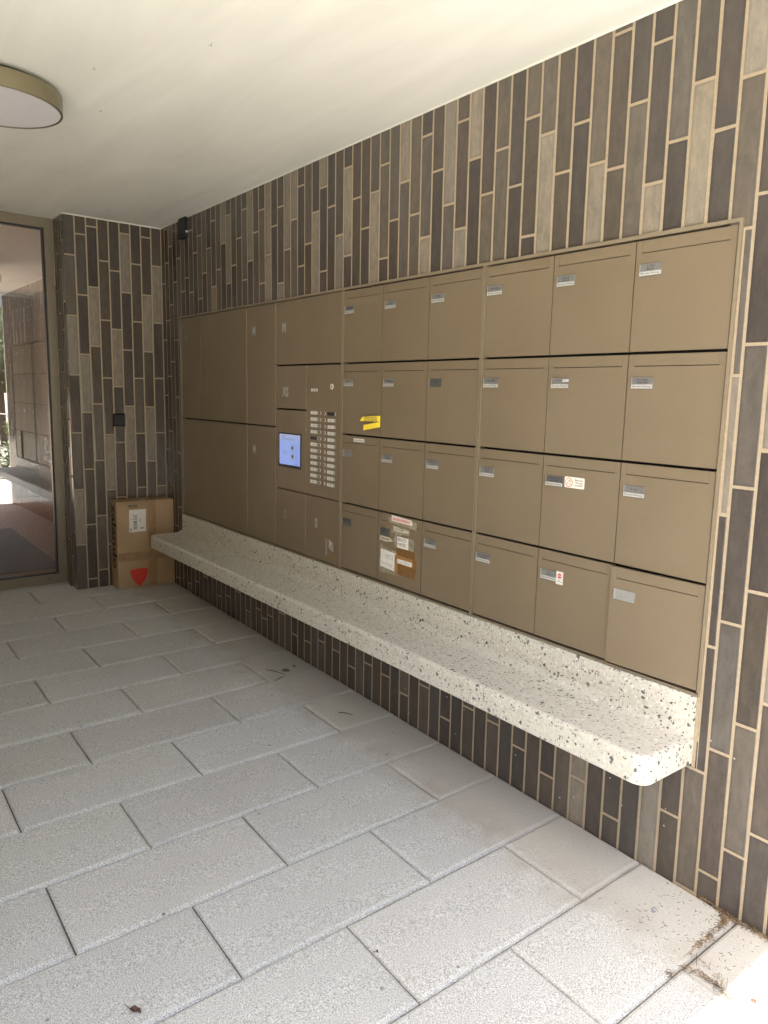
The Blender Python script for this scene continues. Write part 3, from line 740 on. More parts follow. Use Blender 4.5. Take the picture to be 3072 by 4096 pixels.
# yellow paper tag pinched in the second row
def yellow():
    root = thing('paper_tag', (-2.661, -.002, 1.36), 'bright yellow printed paper tag pinched in the edge of a second row mailbox', 'paper tag')
    def strip(pts, n=6):
        m = MB(); top, bot = pts
        def P(f, e):
            x = e[0][0]+(e[1][0]-e[0][0])*f; z = e[0][1]+(e[1][1]-e[0][1])*f
            s_ = min(1., max(0., (-2.661-x)/.13)); y = -.003-.030*s_**.8
            return (x, y, z)
        for i in range(n):
            a, c = i/n, (i+1)/n; q = [P(a, bot), P(c, bot), P(c, top), P(a, top)]
            m.quad(q)
        return m
    up = strip((((-2.762, 1.4055), (-2.661, 1.413)), ((-2.781, 1.386), (-2.661, 1.387))), 10)
    dn = strip((((-2.756, 1.368), (-2.661, 1.386)), ((-2.758, 1.3435), (-2.661, 1.363))), 10)
    # saw-tooth lower edges
    for mb_, (xa, za), (xb, zb_) in ((up, (-2.781, 1.386), (-2.661, 1.387)), (dn, (-2.758, 1.3435), (-2.661, 1.363))):
        for i in range(14):
            f = i/14; g_ = (i+.7)/14; h = (i+.35)/14
            def Q(f, dz): 
                x = xa+(xb-xa)*f; z = za+(zb_-za)*f+dz; s_ = min(1., max(0., (-2.661-x)/.13)); return (x, -.003-.030*s_**.8, z)
            mb_.quad([Q(f, 0), Q(h, -.0018), Q(g_, 0)])
    for m in (up, dn):
        m.v = [tuple(v) for v in m.v]
    a = part(up, 'upper_strip', 'yellow paper', root); c = part(dn, 'lower_strip', 'yellow paper', root)
    for o in (a, c):
        sm = o.modifiers.new('solid', 'SOLIDIFY'); sm.thickness = .0006; sm.offset = 1
    me = text_mesh('HIER EINE TASCHE FÜR D\nICI, UN SAC POUR LE FAC\nQUI, UN SACCHETTO PER', .0078, .84, 'LEFT', .0002)
    for v in me.vertices:
        x = -2.753+v.co.x; z = 1.4005+v.co.y+v.co.x*.03
        s_ = min(1., max(0., (-2.661-x)/.13)); v.co = (x+2.661, -.003-.030*s_**.8-.0012+.002, z-1.36)
    me.materials.clear(); me.materials.append(M['ink']); t = bpy.data.objects.new('lettering', me); link(t, root)
    m = MB(); cx_, cz_ = -2.735, 1.3625
    for k in range(14):
        if k in (4, 11): continue
        a0, a1 = 2*math.pi*k/14, 2*math.pi*(k+1)/14
        m.quad([(cx_+r_*math.cos(t_), -.003-.030*((-2.661-cx_)/.13)**.8-.0015, cz_+r_*math.sin(t_)) for r_, t_ in ((.0085, a0), (.0085, a1), (.0078, a1), (.0078, a0))])
    part(m, 'recycling_mark', 'ink', root)
yellow()

# ------------------------------------------------------------------ parcel lockers
def locker(x0, x1, z0, z1, size, label, col, lip=True, faint=False, gx=.0035):
    root = thing('parcel_locker', (x0, 0, z0), label, 'parcel locker', 'parcel lockers in the cabinet')
    d = MB().box(x0+.0012, x1-.0030, -.001, .014, z0, z1)
    part(d, 'door', 'coat', root)
    if lip: part(MB().box(x1-.0030, x1-.0003, -.0045, .012, z0+.0005, z1-.0005), 'door_lip', 'trim', root)  # protruding door edge; paler trim colour paints the light it catches
    if size:
        off = {'M': .068, 'L': .078, 'XS': .076, 'S': .093}[size]
        text(size, .0655, col, root, (x0+off, -.0018, z1-.158), sx=.84 if size != 'XS' else .8, bold=.0036)
    return root
locker(X['X0']+.0035, X['X1'], LMz+HG, T-.0015, 'M', 'narrow bronze parcel locker at the upper far left, faintly marked M', 'print faint', lip=False)
locker(X['X1'], X['X2'], LMz+HG, T-.0015, 'L', 'large upper bronze parcel locker faintly marked L', 'print faint two')
locker(X['X2'], X['X3'], LMz+HG, T-.0015, 'M', 'tall bronze parcel locker marked M, between the L locker and the wide M locker', 'print grey')
locker(X['X3'], X['X4']-.007, R1z+HG, T-.0015, 'M', 'wide bronze parcel locker marked M above the intercom panel', 'print grey', lip=False)
locker(X['X0']+.0035, X['X2'], Bz+.001, LMz-HG, None, 'largest unmarked bronze parcel locker at the lower far left', 'print grey')
locker(X['X2'], X['X3'], Bz+.001, LMz-HG, 'M', 'tall lower bronze parcel locker marked M, left of the touch screen', 'print grey')
locker(X['X3'], X['X35'], XSz+HG, R1z-HG, 'XS', 'small bronze parcel locker marked XS above the touch screen', 'print grey')
locker(X['X3'], X['X35'], Bz+.001, R3z-.003, 'S', 'bronze parcel locker faintly marked S below the touch screen', 'print faint two')
s2 = locker(X['X35'], X['X4']-.007, Bz+.001, R3z-.003, 'S', 'bronze parcel locker marked S with a cube logo in its lower corner', 'print grey', lip=False)
# the logo: cube outline, two triangles, two words
y = -.0017
lg = part(MB().prism([(-3.076, y, .775), (-3.076, y, .728), (-3.038, y, .7585)], (0, -.0002, 0)), 'logo_triangle', 'label strip', s2)
part(MB().prism([(-3.072, y, .7275), (-3.036, y, .7555), (-3.036, y, .7135)], (0, -.0002, 0)), 'logo_triangle', 'print grey', s2)
strokes(s2, [[(-3.076, .777), (-3.037, .793), (-2.996, .775), (-3.036, .760), (-3.072, .777)], [(-3.033, .7565), (-2.994, .7715), (-2.994, .7285), (-3.033, .7135), (-3.033, .7565)]], 'orange ink', .0011, -.0021, 'logo_cube')
text('ZWICK', .026, 'print grey', s2, (-3.109, -.0019, .773), sx=1.0, rot=-math.pi/2, bold=.0008)
text('box', .040, 'orange ink', s2, (-3.074, -.0019, .678), sx=1.02, bold=.0004)

# ------------------------------------------------------------------ touch screen panel
tp = thing('touch_screen_panel', (X['X3'], 0, R3z), 'bronze control panel with a lit blue touch screen', 'touch screen')
part(MB().box(X['X3']+.0012, X['X35']-.003, -.001, .014, R3z+.003, XSz-HG), 'panel', 'coat', tp)
part(MB().box(X['X35']-.003, X['X35']-.0003, -.0045, .012, R3z+.0035, XSz-HG-.0005), 'panel_lip', 'trim', tp)  # same protruding edge, light on it painted by the paler trim
part(MB().box(-3.592, -3.355, -.004, -.0012, 1.1035, 1.292), 'bezel', 'black plastic', tp)
scr = part(MB().box(-3.580, -3.3615, -.0052, -.0042, 1.119, 1.284), 'screen', 'screen light', tp)
plain('screen ink', (.015, .02, .06), .5, .05)
text('zwick', .009, 'ink', scr, (-3.548, -.0057, 1.269), bold=.0003)
text('Bernoulliweg 9, 8005 Zürich, Schweiz', .0098, 'screen ink', scr, (-3.549, -.0057, 1.2545), sx=.9)
text('Lieferungen\nabholen', .0085, 'screen ink', scr, (-3.520, -.0057, 1.186), sx=1.1, align='CENTER')
def fr(x0, x1, z0, z1): return [(x0, z0), (x1, z0), (x1, z1), (x0, z1), (x0, z0)]
for z0, wds in ((1.196, 'Deliver\nparcel'), (1.150, 'Collect\nparcel')):
    strokes(scr, [fr(-3.455, -3.369, z0, z0+.034)], 'screen ink', .0008, -.0056, 'button_frame')
    part(MB().cyl((-3.440, -.0054, z0+.017), (0, -1, 0), .011, .0004, 18), 'button_icon', 'orange ink', scr)
    text(wds, .0088, 'screen ink', scr, (-3.402, -.0057, z0+.0195), align='CENTER')
strokes(scr, [fr(-3.435, -3.369, 1.1225, 1.140)], 'screen ink', .0008, -.0056, 'button_frame')
text('English', .0088, 'screen ink', scr, (-3.4, -.0057, 1.1275), align='CENTER')

# ------------------------------------------------------------------ intercom
ic = thing('intercom_panel', (X['X35'], 0, R3z), 'bronze intercom panel with two columns of bell buttons and name tags', 'intercom')
part(MB().box(X['X35']+.0012, X['X4']-.010, -.001, .014, R3z+.003, R1z-HG), 'panel', 'coat', ic)
LN = ['C. Pliu\nT. Tobarev', 'Cikovec', 'Augsburger', 'Kaya O.', 'Gerra Ve\nR. Thon', 'C. Zanelli', 'Diamanti', 'Adam-Kraulis', 'Meier H.', 'Selin\nMassa-Boner', 'Rutz', 'Brägger']
RN = ['Svitlana\nTomas', 'Hess\nLeuthardt', 'Roth Gisin', 'B. Mestiri', 'T. Gut', 'Prof. Lee', 'Mano + Heidi', 'Y. Fisher\nWidmer Team', 'Messerli-Wyss', 'J. Klaus', 'Roman Steg', 'Gregg Sample\nT. Gross']
for i in range(12):
    z = 1.4165-.0322*i
    dark = i == 4
    for side, (xa, xb, xbut, nm) in enumerate(((-3.257, -3.188, -3.168, LN[i]), (-3.097, -3.029, -3.126, RN[i]))):
        zz_ = z-.001*side
        dk = (side == 0 and i == 4) or (side == 1 and i == 0)
        tg = part(MB().box(xa, xb-.0085, -.0045, -.0012, zz_-.0165, zz_), 'name_tag', 'black plastic' if dk else 'tag white', ic)
        part(MB().box(xb-.0085, xb-.0048, -.0040, -.0012, zz_-.0165, zz_), 'tag_slot', 'gap black', ic)
        part(MB().box(xb-.0048, xb, -.0050, -.0012, zz_-.0165, zz_), 'tag_end', 'alu bright', ic)
        if not dk: text(nm, .0058 if '\n' in nm else .0066, 'ink', tg, ((xa+xb)/2-.004, -.0048, zz_-(.0065 if '\n' in nm else .0105)), align='CENTER', sx=.9)
        bt = MB().cyl((xbut, -.001, zz_-.008), (0, -1, 0), .0088, .003, 16); bo = part(bt, 'bell_button', 'steel', ic)
        part(MB().cyl((xbut, -.0041, zz_-.008), (0, -1, 0), .0064, .0012, 16), 'button_cap', 'coat', bo)
for x in (-3.251, -3.2275, -3.204): part(MB().cyl((x, -.001, 1.523), (0, -1, 0), .0080, .0022, 16), 'indicator_light', 'white button', ic)
cl = part(MB().cyl((-3.064, -.001, 1.541), (0, -1, 0), .0135, .0035, 20), 'camera_lens', 'white button', ic)
part(MB().cyl((-3.064, -.0046, 1.541), (0, -1, 0), .0055, .0008, 14), 'lens_glass', 'alu dark', cl)
for x, z in ((-3.301, 1.640), (-3.301, 1.318), (-3.301, .992)): part(MB().cyl((x, -.001, z), (0, -1, 0), .0028, .003, 10), 'screw', 'alu bright', ic)
for x, z in ((-3.626, 1.405), (-3.624, .990)): part(MB().cyl((x, -.001, z), (0, -1, 0), .0028, .003, 10), 'screw', 'alu bright', tp)

# ------------------------------------------------------------------ small wall fittings
sb = thing('speaker_box', (-4.87, 0, 2.5), 'black box fixed to the tiles right under the ceiling', 'speaker')
part(MB().box(-4.925, -4.812, -.020, .0, 2.499, C-.001), 'housing', 'black plastic', sb)
part(MB().box(-4.918, -4.819, -.0225, -.0202, 2.506, C-.008), 'front_grille', 'rubber', sb)
part(MB().cyl((-4.811, -.010, 2.535), (1, 0, 0), .007, .004, 12), 'white_plug', 'paper', sb)
sp = thing('light_switch', (XB, -.331, 1.243), 'small square black switch plate on the tiled end wall', 'switch')
f = MB()
ya, yb, za, zb_ = -.3755, -.2865, 1.2435, 1.3335; x_ = XB+.001
o_, i_ = [(x_, ya, za), (x_, yb, za), (x_, yb, zb_), (x_, ya, zb_)], [(x_+.012, ya+.010, za+.010), (x_+.012, yb-.010, za+.010), (x_+.012, yb-.010, zb_-.010), (x_+.012, ya+.010, zb_-.010)]
for a in range(4): f.quad([o_[a], o_[(a+1) % 4], i_[(a+1) % 4], i_[a]])
f.quad(i_); f.quad(list(reversed(o_))); part(f, 'cover_plate', 'black plastic', sp)
part(MB().box(x_+.0122, x_+.0140, ya+.018, yb-.018, za+.018, zb_-.018), 'rocker', 'rubber', sp)

# ceiling lamp
def lamp(cx_, cy_, r, label, z=C, gap=.022, h=.062):
    lp = thing('ceiling_lamp', (cx_, cy_, z), label, 'lamp', 'round ceiling lamps')
    part(MB().cyl((cx_, cy_, z-gap), (0, 0, 1), r*.80, gap-.001, 48), 'shadow_gap_disc', 'rubber', lp)  # black disc paints the shadow gap between rim and ceiling
    n = 72; m = MB()
    prof = [(r-.012, -gap-.001), (r-.002, -gap-.001), (r, -gap-.003), (r, -gap-h+.002), (r-.002, -gap-h), (r-.008, -gap-h), (r-.008, -gap-h+.006), (r-.012, -gap-h+.006), (r-.012, -gap-.001)]
    for k in range(n):
        a, c = 2*math.pi*k/n, 2*math.pi*(k+1)/n
        for (r0, z0), (r1, z1) in zip(prof[:-1], prof[1:]):
            m.quad([(cx_+r0*math.cos(a), cy_+r0*math.sin(a), z+z0), (cx_+r0*math.cos(c), cy_+r0*math.sin(c), z+z0), (cx_+r1*math.cos(c), cy_+r1*math.sin(c), z+z1), (cx_+r1*math.cos(a), cy_+r1*math.sin(a), z+z1)])
    o = part(m, 'rim', 'lamp brass', lp, merge=True)
    for p in o.data.polygons: p.use_smooth = True
    em = o.modifiers.new('edge', 'EDGE_SPLIT'); em.split_angle = rad(40)
    part(MB().cyl((cx_, cy_, z-gap-h+.0035), (0, 0, 1), r-.0085, .01, 64), 'diffuser', 'lamp white', lp)
lamp(-3.272, -1.394, .2380, 'round brass rimmed ceiling lamp with white diffuser, on the passage ceiling', h=.066)
lamp(-7.9, -.75, .20, 'round ceiling lamp inside the hallway behind the glass door', z=2.55)

# ------------------------------------------------------------------ cardboard box
def carton():
    x0, x1, y0, y1, z0, z1 = -5.288, -5.150, -.414, -.006, .101, .722
    root = thing('cardboard_box', (-5.22, -.21, z0), 'tall brown cardboard parcel box with red mark and shipping label, standing by the end wall', 'box')
    m = MB(); ny, nz = 8, 10
    def bulge(y, z): return .004*math.sin(math.pi*(y-y0)/(y1-y0))*math.sin(math.pi*(z-z0)/(z1-z0))
    for i in range(ny):
        for j in range(nz):
            ys = [y0+(y1-y0)*k/ny for k in (i, i+1)]; zs = [z0+(z1-z0)*k/nz for k in (j, j+1)]
            m.quad([(x1+bulge(ys[a], zs[b_]), ys[a], zs[b_]) for a, b_ in ((0, 0), (1, 0), (1, 1), (0, 1))])
    c = [(x0, y0), (x1, y0), (x1, y1), (x0, y1)]
    for a in (0, 2, 3):
        p, q = c[a], c[(a+1) % 4]; m.quad([(p[0], p[1], z0), (q[0], q[1], z0), (q[0], q[1], z1), (p[0], p[1], z1)])
    m.quad([(x0, y0, z0), (x0, y1, z0), (x1, y1, z0), (x1, y0, z0)])
    body = part(m, 'carton', 'card', root, merge=True)
    t = MB()
    t.prism([(x0, y0, z1), (x1-.002, y0+.003, z1+.001), (x1-.001, -.21, z1+.004), (x0, -.205, z1+.003)], (0, 0, .004))
    t.prism([(x0, -.20, z1+.003), (x1-.001, -.205, z1+.001), (x1-.001, y1-.004, z1), (x0, y1, z1)], (0, 0, .004))
    part(t, 'lid_flap', 'card', root)
    xf = x1+.0048
    part(MB().box(xf-.004, xf+.0004, -.197, -.140, z0+.004, z1+.001), 'packing_tape', 'carton tape', root)
    part(MB().box(xf-.0036, xf+.0008, y0+.001, y1-.001, .300, .361).box(x0+.03, x1, y0-.0008, y0-.0002, .300, .361), 'packing_tape', 'carton tape', root)
    part(MB().box(x0+.02, x1-.01, -.235, -.17, z1+.0085, z1+.0095), 'packing_tape', 'carton tape', root)
    lb = part(MB().prism([(xf-.002, -.3305, .506), (xf-.002, -.2130, .5065), (xf-.002, -.2105, .6665), (xf-.002, -.3285, .6650)], (.0032, 0, 0)), 'shipping_label', 'paper', root)
    q = MB(); xx = xf+.0016
    def bars(y0_, y1_, z0_, z1_, n, horiz):
        rr = random.Random(3)
        for i in range(n):
            f0 = i/n; f1 = f0+rr.uniform(.3, .75)/n
            if horiz: q.quad([(xx, y0_, z0_+(z1_-z0_)*f0), (xx, y1_, z0_+(z1_-z0_)*f0), (xx, y1_, z0_+(z1_-z0_)*f1), (xx, y0_, z0_+(z1_-z0_)*f1)])
            else: q.quad([(xx, y0_+(y1_-y0_)*f0, z0_), (xx, y0_+(y1_-y0_)*f1, z0_), (xx, y0_+(y1_-y0_)*f1, z1_), (xx, y0_+(y1_-y0_)*f0, z1_)])
    bars(-.301, -.275, .524, .588, 14, True); bars(-.302, -.274, .594, .604, 3, True); bars(-.303, -.273, .620, .629, 3, True)
    bars(-.324, -.314, .512, .538, 6, True); bars(-.254, -.225, .526, .538, 8, False); bars(-.318, -.310, .592, .603, 2, True); bars(-.256, -.250, .576, .600, 4, True)
    bars(-.298, -.272, .607, .616, 2, True)
    part(q, 'barcode', 'ink', lb)
    q = MB(); xx = xf-.0012+.002; bars(-.333, -.268, .682, .701, 13, False); part(q, 'printed_code', 'ink', root)
    # rounded red triangle
    pts = []
    def arc(p, q_, bulge_, n=8):
        P, Q = Vector((p[0], p[1])), Vector((q_[0], q_[1])); d = Q-P; nn = Vector((d.y, -d.x)).normalized()
        return [(P+d*(k/n)+nn*bulge_*math.sin(math.pi*k/n)) for k in range(n)]
    for a, c_, bl in (((-.333, .222), (-.272, .112), .012), ((-.272, .112), (-.264, .111), .001), ((-.264, .111), (-.203, .226), .012), ((-.203, .226), (-.207, .234), .002), ((-.207, .234), (-.326, .232), -.0), ((-.326, .232), (-.333, .222), .003)):
        pts += arc(a, c_, bl)
    # slightly domed top edge
    pts2 = []
    for p in pts:
        z = p.y
        if z > .2315: z += .007*math.sin(math.pi*(p.x+.326)/.119) if -.326 < p.x < -.207 else 0
        pts2.append((xf-.001, p.x, z))
    part(MB().prism(pts2, (.0022, 0, 0)), 'red_mark', 'red print', root)
    # word on the narrow side, reading downwards
    me = text_mesh('zalando', .128, .97, 'LEFT', .0032)
    for v in me.vertices:
        u, vv = v.co.x, v.co.y
        v.co = (x0+.034+vv-root.location.x, y0-.0009-root.location.y, .704-u*1.0-z0)
    ext = max((-v.co.z+.603) for v in me.vertices)
    k = .465/ext
    for v in me.vertices: v.co.z = .603-(.603-v.co.z)*k
    me.materials.clear(); me.materials.append(M['gap black']); o = bpy.data.objects.new('printed_word', me); link(o, root)
carton()

# ------------------------------------------------------------------ glazed entrance
def entrance():
    root = thing('glazed_entrance', (XR, -1.8, .1), 'tall glazed entrance front with bronze frame and black seals at the passage end', 'glass door')
    ya = -2.95; yb = YC-.0005
    f = MB(); x0, x1 = XR-.06, XR
    f.box(x0, x1, yb-.055, yb, .10, C); f.box(x0, x1, ya, yb-.055, C-.064, C); f.box(x0, x1, ya, yb-.055, .10, .174)
    f.box(x0, x1, -1.86, -1.78, .174, C-.064)
    part(f, 'frame', 'door metal', root)
    g = MB()
    for y0, y1 in ((-1.78, yb-.055), (ya, -1.86)):
        g.box(x0+.01, x1-.012, y0, y0+.012, .174, C-.064); g.box(x0+.01, x1-.012, y1-.012, y1, .174, C-.064)
        g.box(x0+.01, x1-.012, y0+.012, y1-.012, .174, .184); g.box(x0+.01, x1-.012, y0+.012, y1-.012, C-.076, C-.064)
    part(g, 'rubber_seal', 'rubber', root)
    for y0, y1 in ((-1.768, yb-.067), (ya+.012, -1.872)):
        gp = MB(); gp.quad([(x1-.026-(-.0040*(y1-y0) if y1 > -1.5 else 0), y0, .184), (x1-.03, y1, .184), (x1-.03, y1, C-.076), (x1-.026-(-.0040*(y1-y0) if y1 > -1.5 else 0), y0, C-.076)])
        part(gp, 'glass_pane', 'glass', root)
    part(MB().box(x1+.0005, x1+.002, -.790, -.772, .141, .144), 'drain_slot', 'rubber', root)
    part(MB().box(x1, x1+.045, -1.95, -1.93, .9, 1.5), 'handle', 'steel', root)
    sill = MB().box(XR, XR+.055, ya, YC-.002, .02, .1075)
    tag(sill.build('threshold', 'sill stone'), 'pale stone threshold strip below the glazed entrance', 'threshold')
    # hallway behind
    fl = MB().box(-10.2, XR-.061, -2.95, .2, 0.0, .112); tag(fl.build('hallway_floor', 'brown floor'), 'brown speckled stone floor of the hallway behind the glass', 'floor', kind='structure')
    hw = MB().box(-10.5, -10.2, -.55, .45, 0, C).box(-10.5, -10.2, -3.2, -.55, 2.3, C).box(-10.2, XR-.0005, .2, .5, 0, C).box(-10.2, XR-.06, -3.2, -2.95, 0, C)  # end wall left open below, an added opening that lights the hallway floor
    tag(hw.build('hallway_wall', 'interior wall'), 'dim brown walls of the hallway behind the glass door', 'wall')
    mt = MB().box(-7.95, -6.0, -2.6, -.575, .1125, .121); tag(mt.build('door_mat', 'mat'), 'large dark maroon entrance mat inside the hallway', 'mat')
entrance()

# ------------------------------------------------------------------ loose things on the paving
def on(x, y, h=0.): return Vector((x, y, fz(x, y)+h))
def leaf():
    m = MB(); c = on(-1.576, -1.512, .003)
    spine = [(-.020, -.010, .002), (-.008, -.004, .010), (.004, .002, .006), (.016, .010, .011), (.024, .014, .003)]
    w_ = [.001, .007, .008, .005, .001]; spine = [tuple(v*.7 for v in p) for p in spine]
    L = [c+Vector(p)+Vector((.5, -1, .3)).normalized()*ww for p, ww in zip(spine, w_)]; Q = [c+Vector(p)-Vector((.5, -1, -.5)).normalized()*ww for p, ww in zip(spine, w_)]; Sx = [c+Vector(p) for p in spine]
    for i in range(4): m.quad([Sx[i], Sx[i+1], L[i+1], L[i]]); m.quad([Q[i], Q[i+1], Sx[i+1], Sx[i]])
    m.tube([Sx[0], Sx[0]+Vector((-.018, -.004, .0))], .0008, 4)
    tag(m.build('dead_leaf', 'dead leaf'), 'small crumpled dark brown leaf in the bottom left foreground', 'leaf')
leaf()
def twig(a, c, label):
    p, q = on(*a, .003), on(*c, .003); mid = (p+q)/2+Vector((.002, .003, .003))
    tag(MB().tube([p, (p+mid)/2+Vector((0, 0, .001)), mid, q], [.0014, .0018, .0017, .001], 5).build('twig', 'twig'), label, 'twig', 'twigs on the paving')
twig((-2.654, -.212), (-2.594, -.171), 'thin dark twig lying alone on a slab near the wall')
twig((-3.288, -.247), (-3.181, -.197), 'longer of two thin twigs beside a round grey gum spot')
twig((-3.159, -.216), (-3.132, -.286), 'shorter of two thin twigs, lying across the slab joint')
for (x, y, r_, lab) in ((-3.231, -.162, .022, 'larger round grey chewing gum spot on a slab near the wall'), (-3.255, -.097, .011, 'smaller round grey gum spot on a slab near the wall')):
    m = MB(); m.prism([on(x+r_*(1+.15*math.sin(3*a))*math.cos(a), y+r_*(1+.12*math.cos(2*a))*math.sin(a), .0008) for a in [2*math.pi*k/16 for k in range(16)]], (0, 0, .0010))
    tag(m.build('chewing_gum', 'gum'), lab, 'gum spot', 'gum spots on the paving')
def rock(c, r_, mat, name, lab, cat, seed, flat=.6):
    rr = random.Random(seed); bm = bmesh.new(); bmesh.ops.create_icosphere(bm, subdivisions=2, radius=r_)
    for v in bm.verts: v.co *= rr.uniform(.8, 1.15); v.co.z *= flat
    me = bpy.data.meshes.new(name); bm.to_mesh(me); bm.free(); me.materials.append(M[mat]); o = bpy.data.objects.new(name, me); link(o); o.location = c+Vector((0, 0, r_*flat*.8)); tag(o, lab, cat)
rock(on(-1.041, -.168), .0085, 'pebble', 'pebble', 'small bluish grey pebble on the slab near the bottom right', 'pebble', 1)
rock(on(-.703, -.251), .008, 'dead leaf', 'leaf_scrap', 'small pinkish brown leaf scrap in the sunlit corner', 'leaf', 2, .25)
def debris():
    rr = random.Random(5); m = MB(); m2 = MB()
    path = [(-.985, -.004), (-.93, -.006), (-.905, -.022), (-.888, -.046), (-.887, -.085), (-.888, -.13), (-.885, -.17), (-.886, -.215)]
    path2 = [(-.905, -.022), (-.87, -.012), (-.83, -.008), (-.789, -.006), (-.74, -.008)]
    path3 = [(-.873, -.300), (-.83, -.285), (-.79, -.285), (-.764, -.290), (-.72, -.296), (-.681, -.300), (-.66, -.3)]
    path4 = [(-.873, -.335), (-.873, -.36)]
    def strew(path, n, dens, sp):
        for _ in range(n):
            i = rr.randrange(len(path)-1); f = rr.random(); a, c = path[i], path[i+1]
            x = a[0]+(c[0]-a[0])*f+rr.gauss(0, sp); y = min(-.002, a[1]+(c[1]-a[1])*f+rr.gauss(0, sp)); th = math.atan2(c[1]-a[1], c[0]-a[0])+rr.gauss(0, .7)
            L = rr.uniform(.008, .034)*dens; dx, dy = math.cos(th)*L/2, math.sin(th)*L/2
            p = [on(x-dx, min(-.001, y-dy), .001+rr.random()*.004), on(x, y, .003+rr.random()*.008), on(x+dx, min(-.001, y+dy), .001+rr.random()*.005)]
            (m if rr.random() < .55 else m2).tube(p, rr.uniform(.0004, .0007), 3)
    strew(path, 230, .95, .006); strew(path2, 190, 1., .0055); strew(path3, 140, .85, .006); strew(path4, 22, .7, .005)
    strew([(-.89, -.24), (-.80, -.25), (-.77, -.275)], 16, 2., .006)
    for _ in range(120):
        x, y = rr.gauss(-.98, .075), -abs(rr.gauss(.16, .10))-.01; th = rr.random()*6.28; L = rr.uniform(.003, .012)
        m2.tube([on(x, y, .0012), on(x+L*math.cos(th), min(-.002, y+L*math.sin(th)), .0022)], rr.uniform(.0004, .0008), 3)
    for _ in range(50):
        x, y = rr.gauss(-.83, .06), -abs(rr.gauss(.15, .10))-.01; th = rr.random()*6.28; L = rr.uniform(.003, .010)
        m2.tube([on(x, y, .0012), on(x+L*math.cos(th), min(-.002, y+L*math.sin(th)), .0022)], rr.uniform(.0004, .0007), 3)
    for _ in range(130):   # crumbs along all the paving
        x, y = rr.uniform(-5, -.8), -abs(rr.gauss(0, .9))-.02; th = rr.random()*6.28; L = rr.uniform(.001, .006)
        m2.tube([on(x, y, .0008), on(x+L*math.cos(th), min(-.002, y+L*math.sin(th)), .0016)], rr.uniform(.0006, .0011), 3)
    for x, y in ((-3.156, -1.207), (-1.853, -1.339), (-3.521, -1.341), (-2.56, -.62), (-1.39, -.93)):
        for _ in range(5):
            a, c = x+rr.uniform(-.006, .006), y+rr.uniform(-.006, .006); m2.tube([on(a, c, .0005), on(a+rr.uniform(-.004, .004), c+.003, .002)], .0011, 4)
    plain('straw', (.30, .21, .11), .8, .2); plain('dark bits', (.07, .05, .035), .9, .3)
    tag(m.build('dry_grass', 'straw'), 'pale dry grass blown into the slab joints at the lower right', 'dry grass', kind='stuff')
    tag(m2.build('plant_litter', 'dark bits'), 'dark specks of plant litter scattered over the paving', 'litter', kind='stuff')
debris()

# ------------------------------------------------------------------ garden outside, seen mirrored in the glass
def foliage(c, rad3, n, ls, seed):
    rr = random.Random(seed); m = MB(); c = Vector(c)
    blobs = [(Vector((rr.uniform(-1, 1)*rad3[0]*.7, rr.uniform(-1, 1)*rad3[1]*.7, rr.uniform(-1, 1)*rad3[2]*.7)), rr.uniform(.3, .55)) for _ in range(9)]
    for _ in range(n):
        b_, s_ = rr.choice(blobs); d = Vector((rr.gauss(0, 1), rr.gauss(0, 1), rr.gauss(0, 1))).normalized()*s_*rr.random()**.4
        p = c+b_+Vector((d.x*rad3[0], d.y*rad3[1], d.z*rad3[2])); a = Vector((rr.gauss(0, 1), rr.gauss(0, 1), rr.gauss(0, 1))).normalized(); e = a.orthogonal().normalized()
        L = ls*rr.uniform(.6, 1.4); m.quad([p-a*L, p+e*L*.35, p+a*L, p-e*L*.35])
    return m
G0 = -.07
for i, (x, y, r3, n, ls, mt, lab) in enumerate((
        (1.9, .95, (.7, .5, .42), 1500, .035, 'leaf lime', 'low yellow green shrub just outside, mirrored in the glass'),
        (4.6, 1.3, (.9, .7, .7), 1500, .05, 'leaf lime', 'taller lime green shrub behind the low shrub, mirrored in the glass'),
        (3.1, .7, (.45, .4, .28), 900, .03, 'leaf green', 'small dark green plant between the two lime shrubs'))):
    root = thing('shrub', (x, y, G0), lab, 'shrub', 'shrubs outside the passage')
    part(foliage((x, y, G0+r3[2]*1.0), r3, n, ls, i+11), 'foliage', mt, root)
    part(MB().tube([(x, y, G0), (x+.02, y, G0+r3[2]*.6), (x+.06, y+.03, G0+r3[2]*1.1)], [.02, .015, .006], 6), 'stem', 'bark', root)
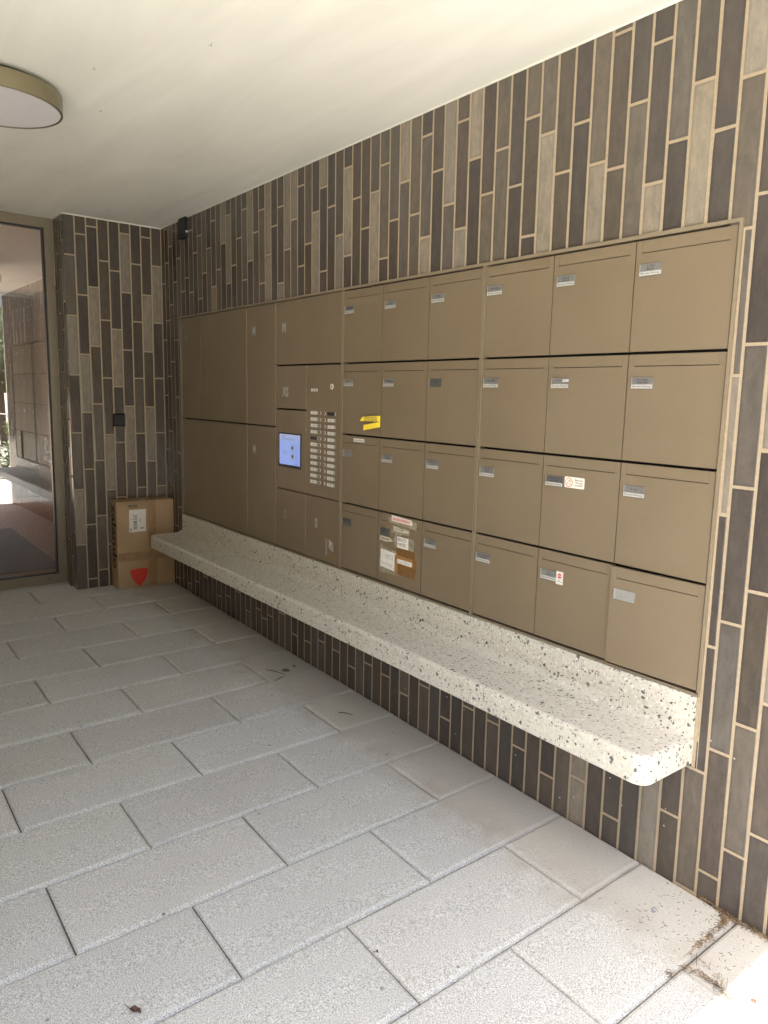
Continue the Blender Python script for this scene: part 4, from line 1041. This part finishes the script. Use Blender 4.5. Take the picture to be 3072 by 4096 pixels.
for i, (x, y, h, lab) in enumerate(((11, 2.2, 3.4, 'slim young tree in the sun outside, nearer of two'), (17, 3.2, 5., 'bushy green tree further off outside'))):
    root = thing('tree', (x, y, G0), lab, 'tree', 'trees outside the passage')
    part(MB().tube([(x, y, G0), (x+.05, y, h*.4), (x, y+.08, h*.75)], [.09, .07, .03], 8).tube([(x+.04, y, h*.4), (x+.5, y+.2, h*.7)], [.04, .015], 6).tube([(x+.04, y, h*.45), (x-.4, y-.3, h*.75)], [.04, .015], 6), 'trunk', 'bark', root)
    part(foliage((x, y, h*.72), (h*.38, h*.38, h*.3), 4200, .08, 30+i), 'crown', 'leaf green', root)
def bicycle():
    x, y, z = 6.2, .95, G0; root = thing('bicycle', (x, y, z), 'dark bicycle parked outside, mirrored small in the glass', 'bicycle')
    dirv = Vector((.35, .94, 0)).normalized()
    def P(u, h): return Vector((x, y, z))+dirv*u+Vector((0, 0, h))
    for u in (-.52, .52):
        pts = [P(u+.34*math.cos(a), .35+.34*math.sin(a)) for a in [2*math.pi*k/24 for k in range(25)]]
        wh = part(MB().tube(pts, .016, 6), 'wheel', 'rubber', root)
        sp_ = MB()
        for k in range(8): a = 2*math.pi*k/8; sp_.tube([P(u, .35), P(u+.33*math.cos(a), .35+.33*math.sin(a))], .002, 3)
        part(sp_, 'spokes', 'steel', wh)
    fm = MB()
    for a, c in (((-.52, .35), (-.16, .82)), ((-.52, .35), (-.05, .30)), ((-.05, .30), (-.18, .88)), ((-.05, .30), (.38, .78)), ((-.17, .80), (.37, .86)), ((.52, .35), (.36, .98))): fm.tube([P(*a), P(*c)], .015, 6)
    part(fm, 'frame', 'black plastic', root)
    q = Vector((dirv.y, -dirv.x, 0)); part(MB().tube([P(.30, 1.0)-q*.28, P(.36, 1.0), P(.30, 1.0)+q*.28], .012, 6), 'handlebar', 'steel', root)
    part(MB().prism([P(-.30, .89)-q*.07, P(-.05, .91)-q*.02, P(-.05, .91)+q*.02, P(-.30, .89)+q*.07], (0, 0, .035)), 'saddle', 'rubber', root)
bicycle()
def lounge():
    x, y, z = 3.9, .25, G0; root = thing('garden_table', (x, y, z), 'low grey slatted garden table outside, mirrored in the glass', 'table')
    m = MB()
    for k in range(6): m.box(x-.5, x+.5, y-.33+k*.11, y-.33+k*.11+.09, z+.40, z+.425)
    part(m, 'table_top', 'terrace grey', root)
    for sx_ in (-.42, .42):
        for sy_ in (-.28, .28): part(MB().box(x+sx_-.025, x+sx_+.025, y+sy_-.025, y+sy_+.025, z, z+.399), 'leg', 'terrace grey', root)
lounge()
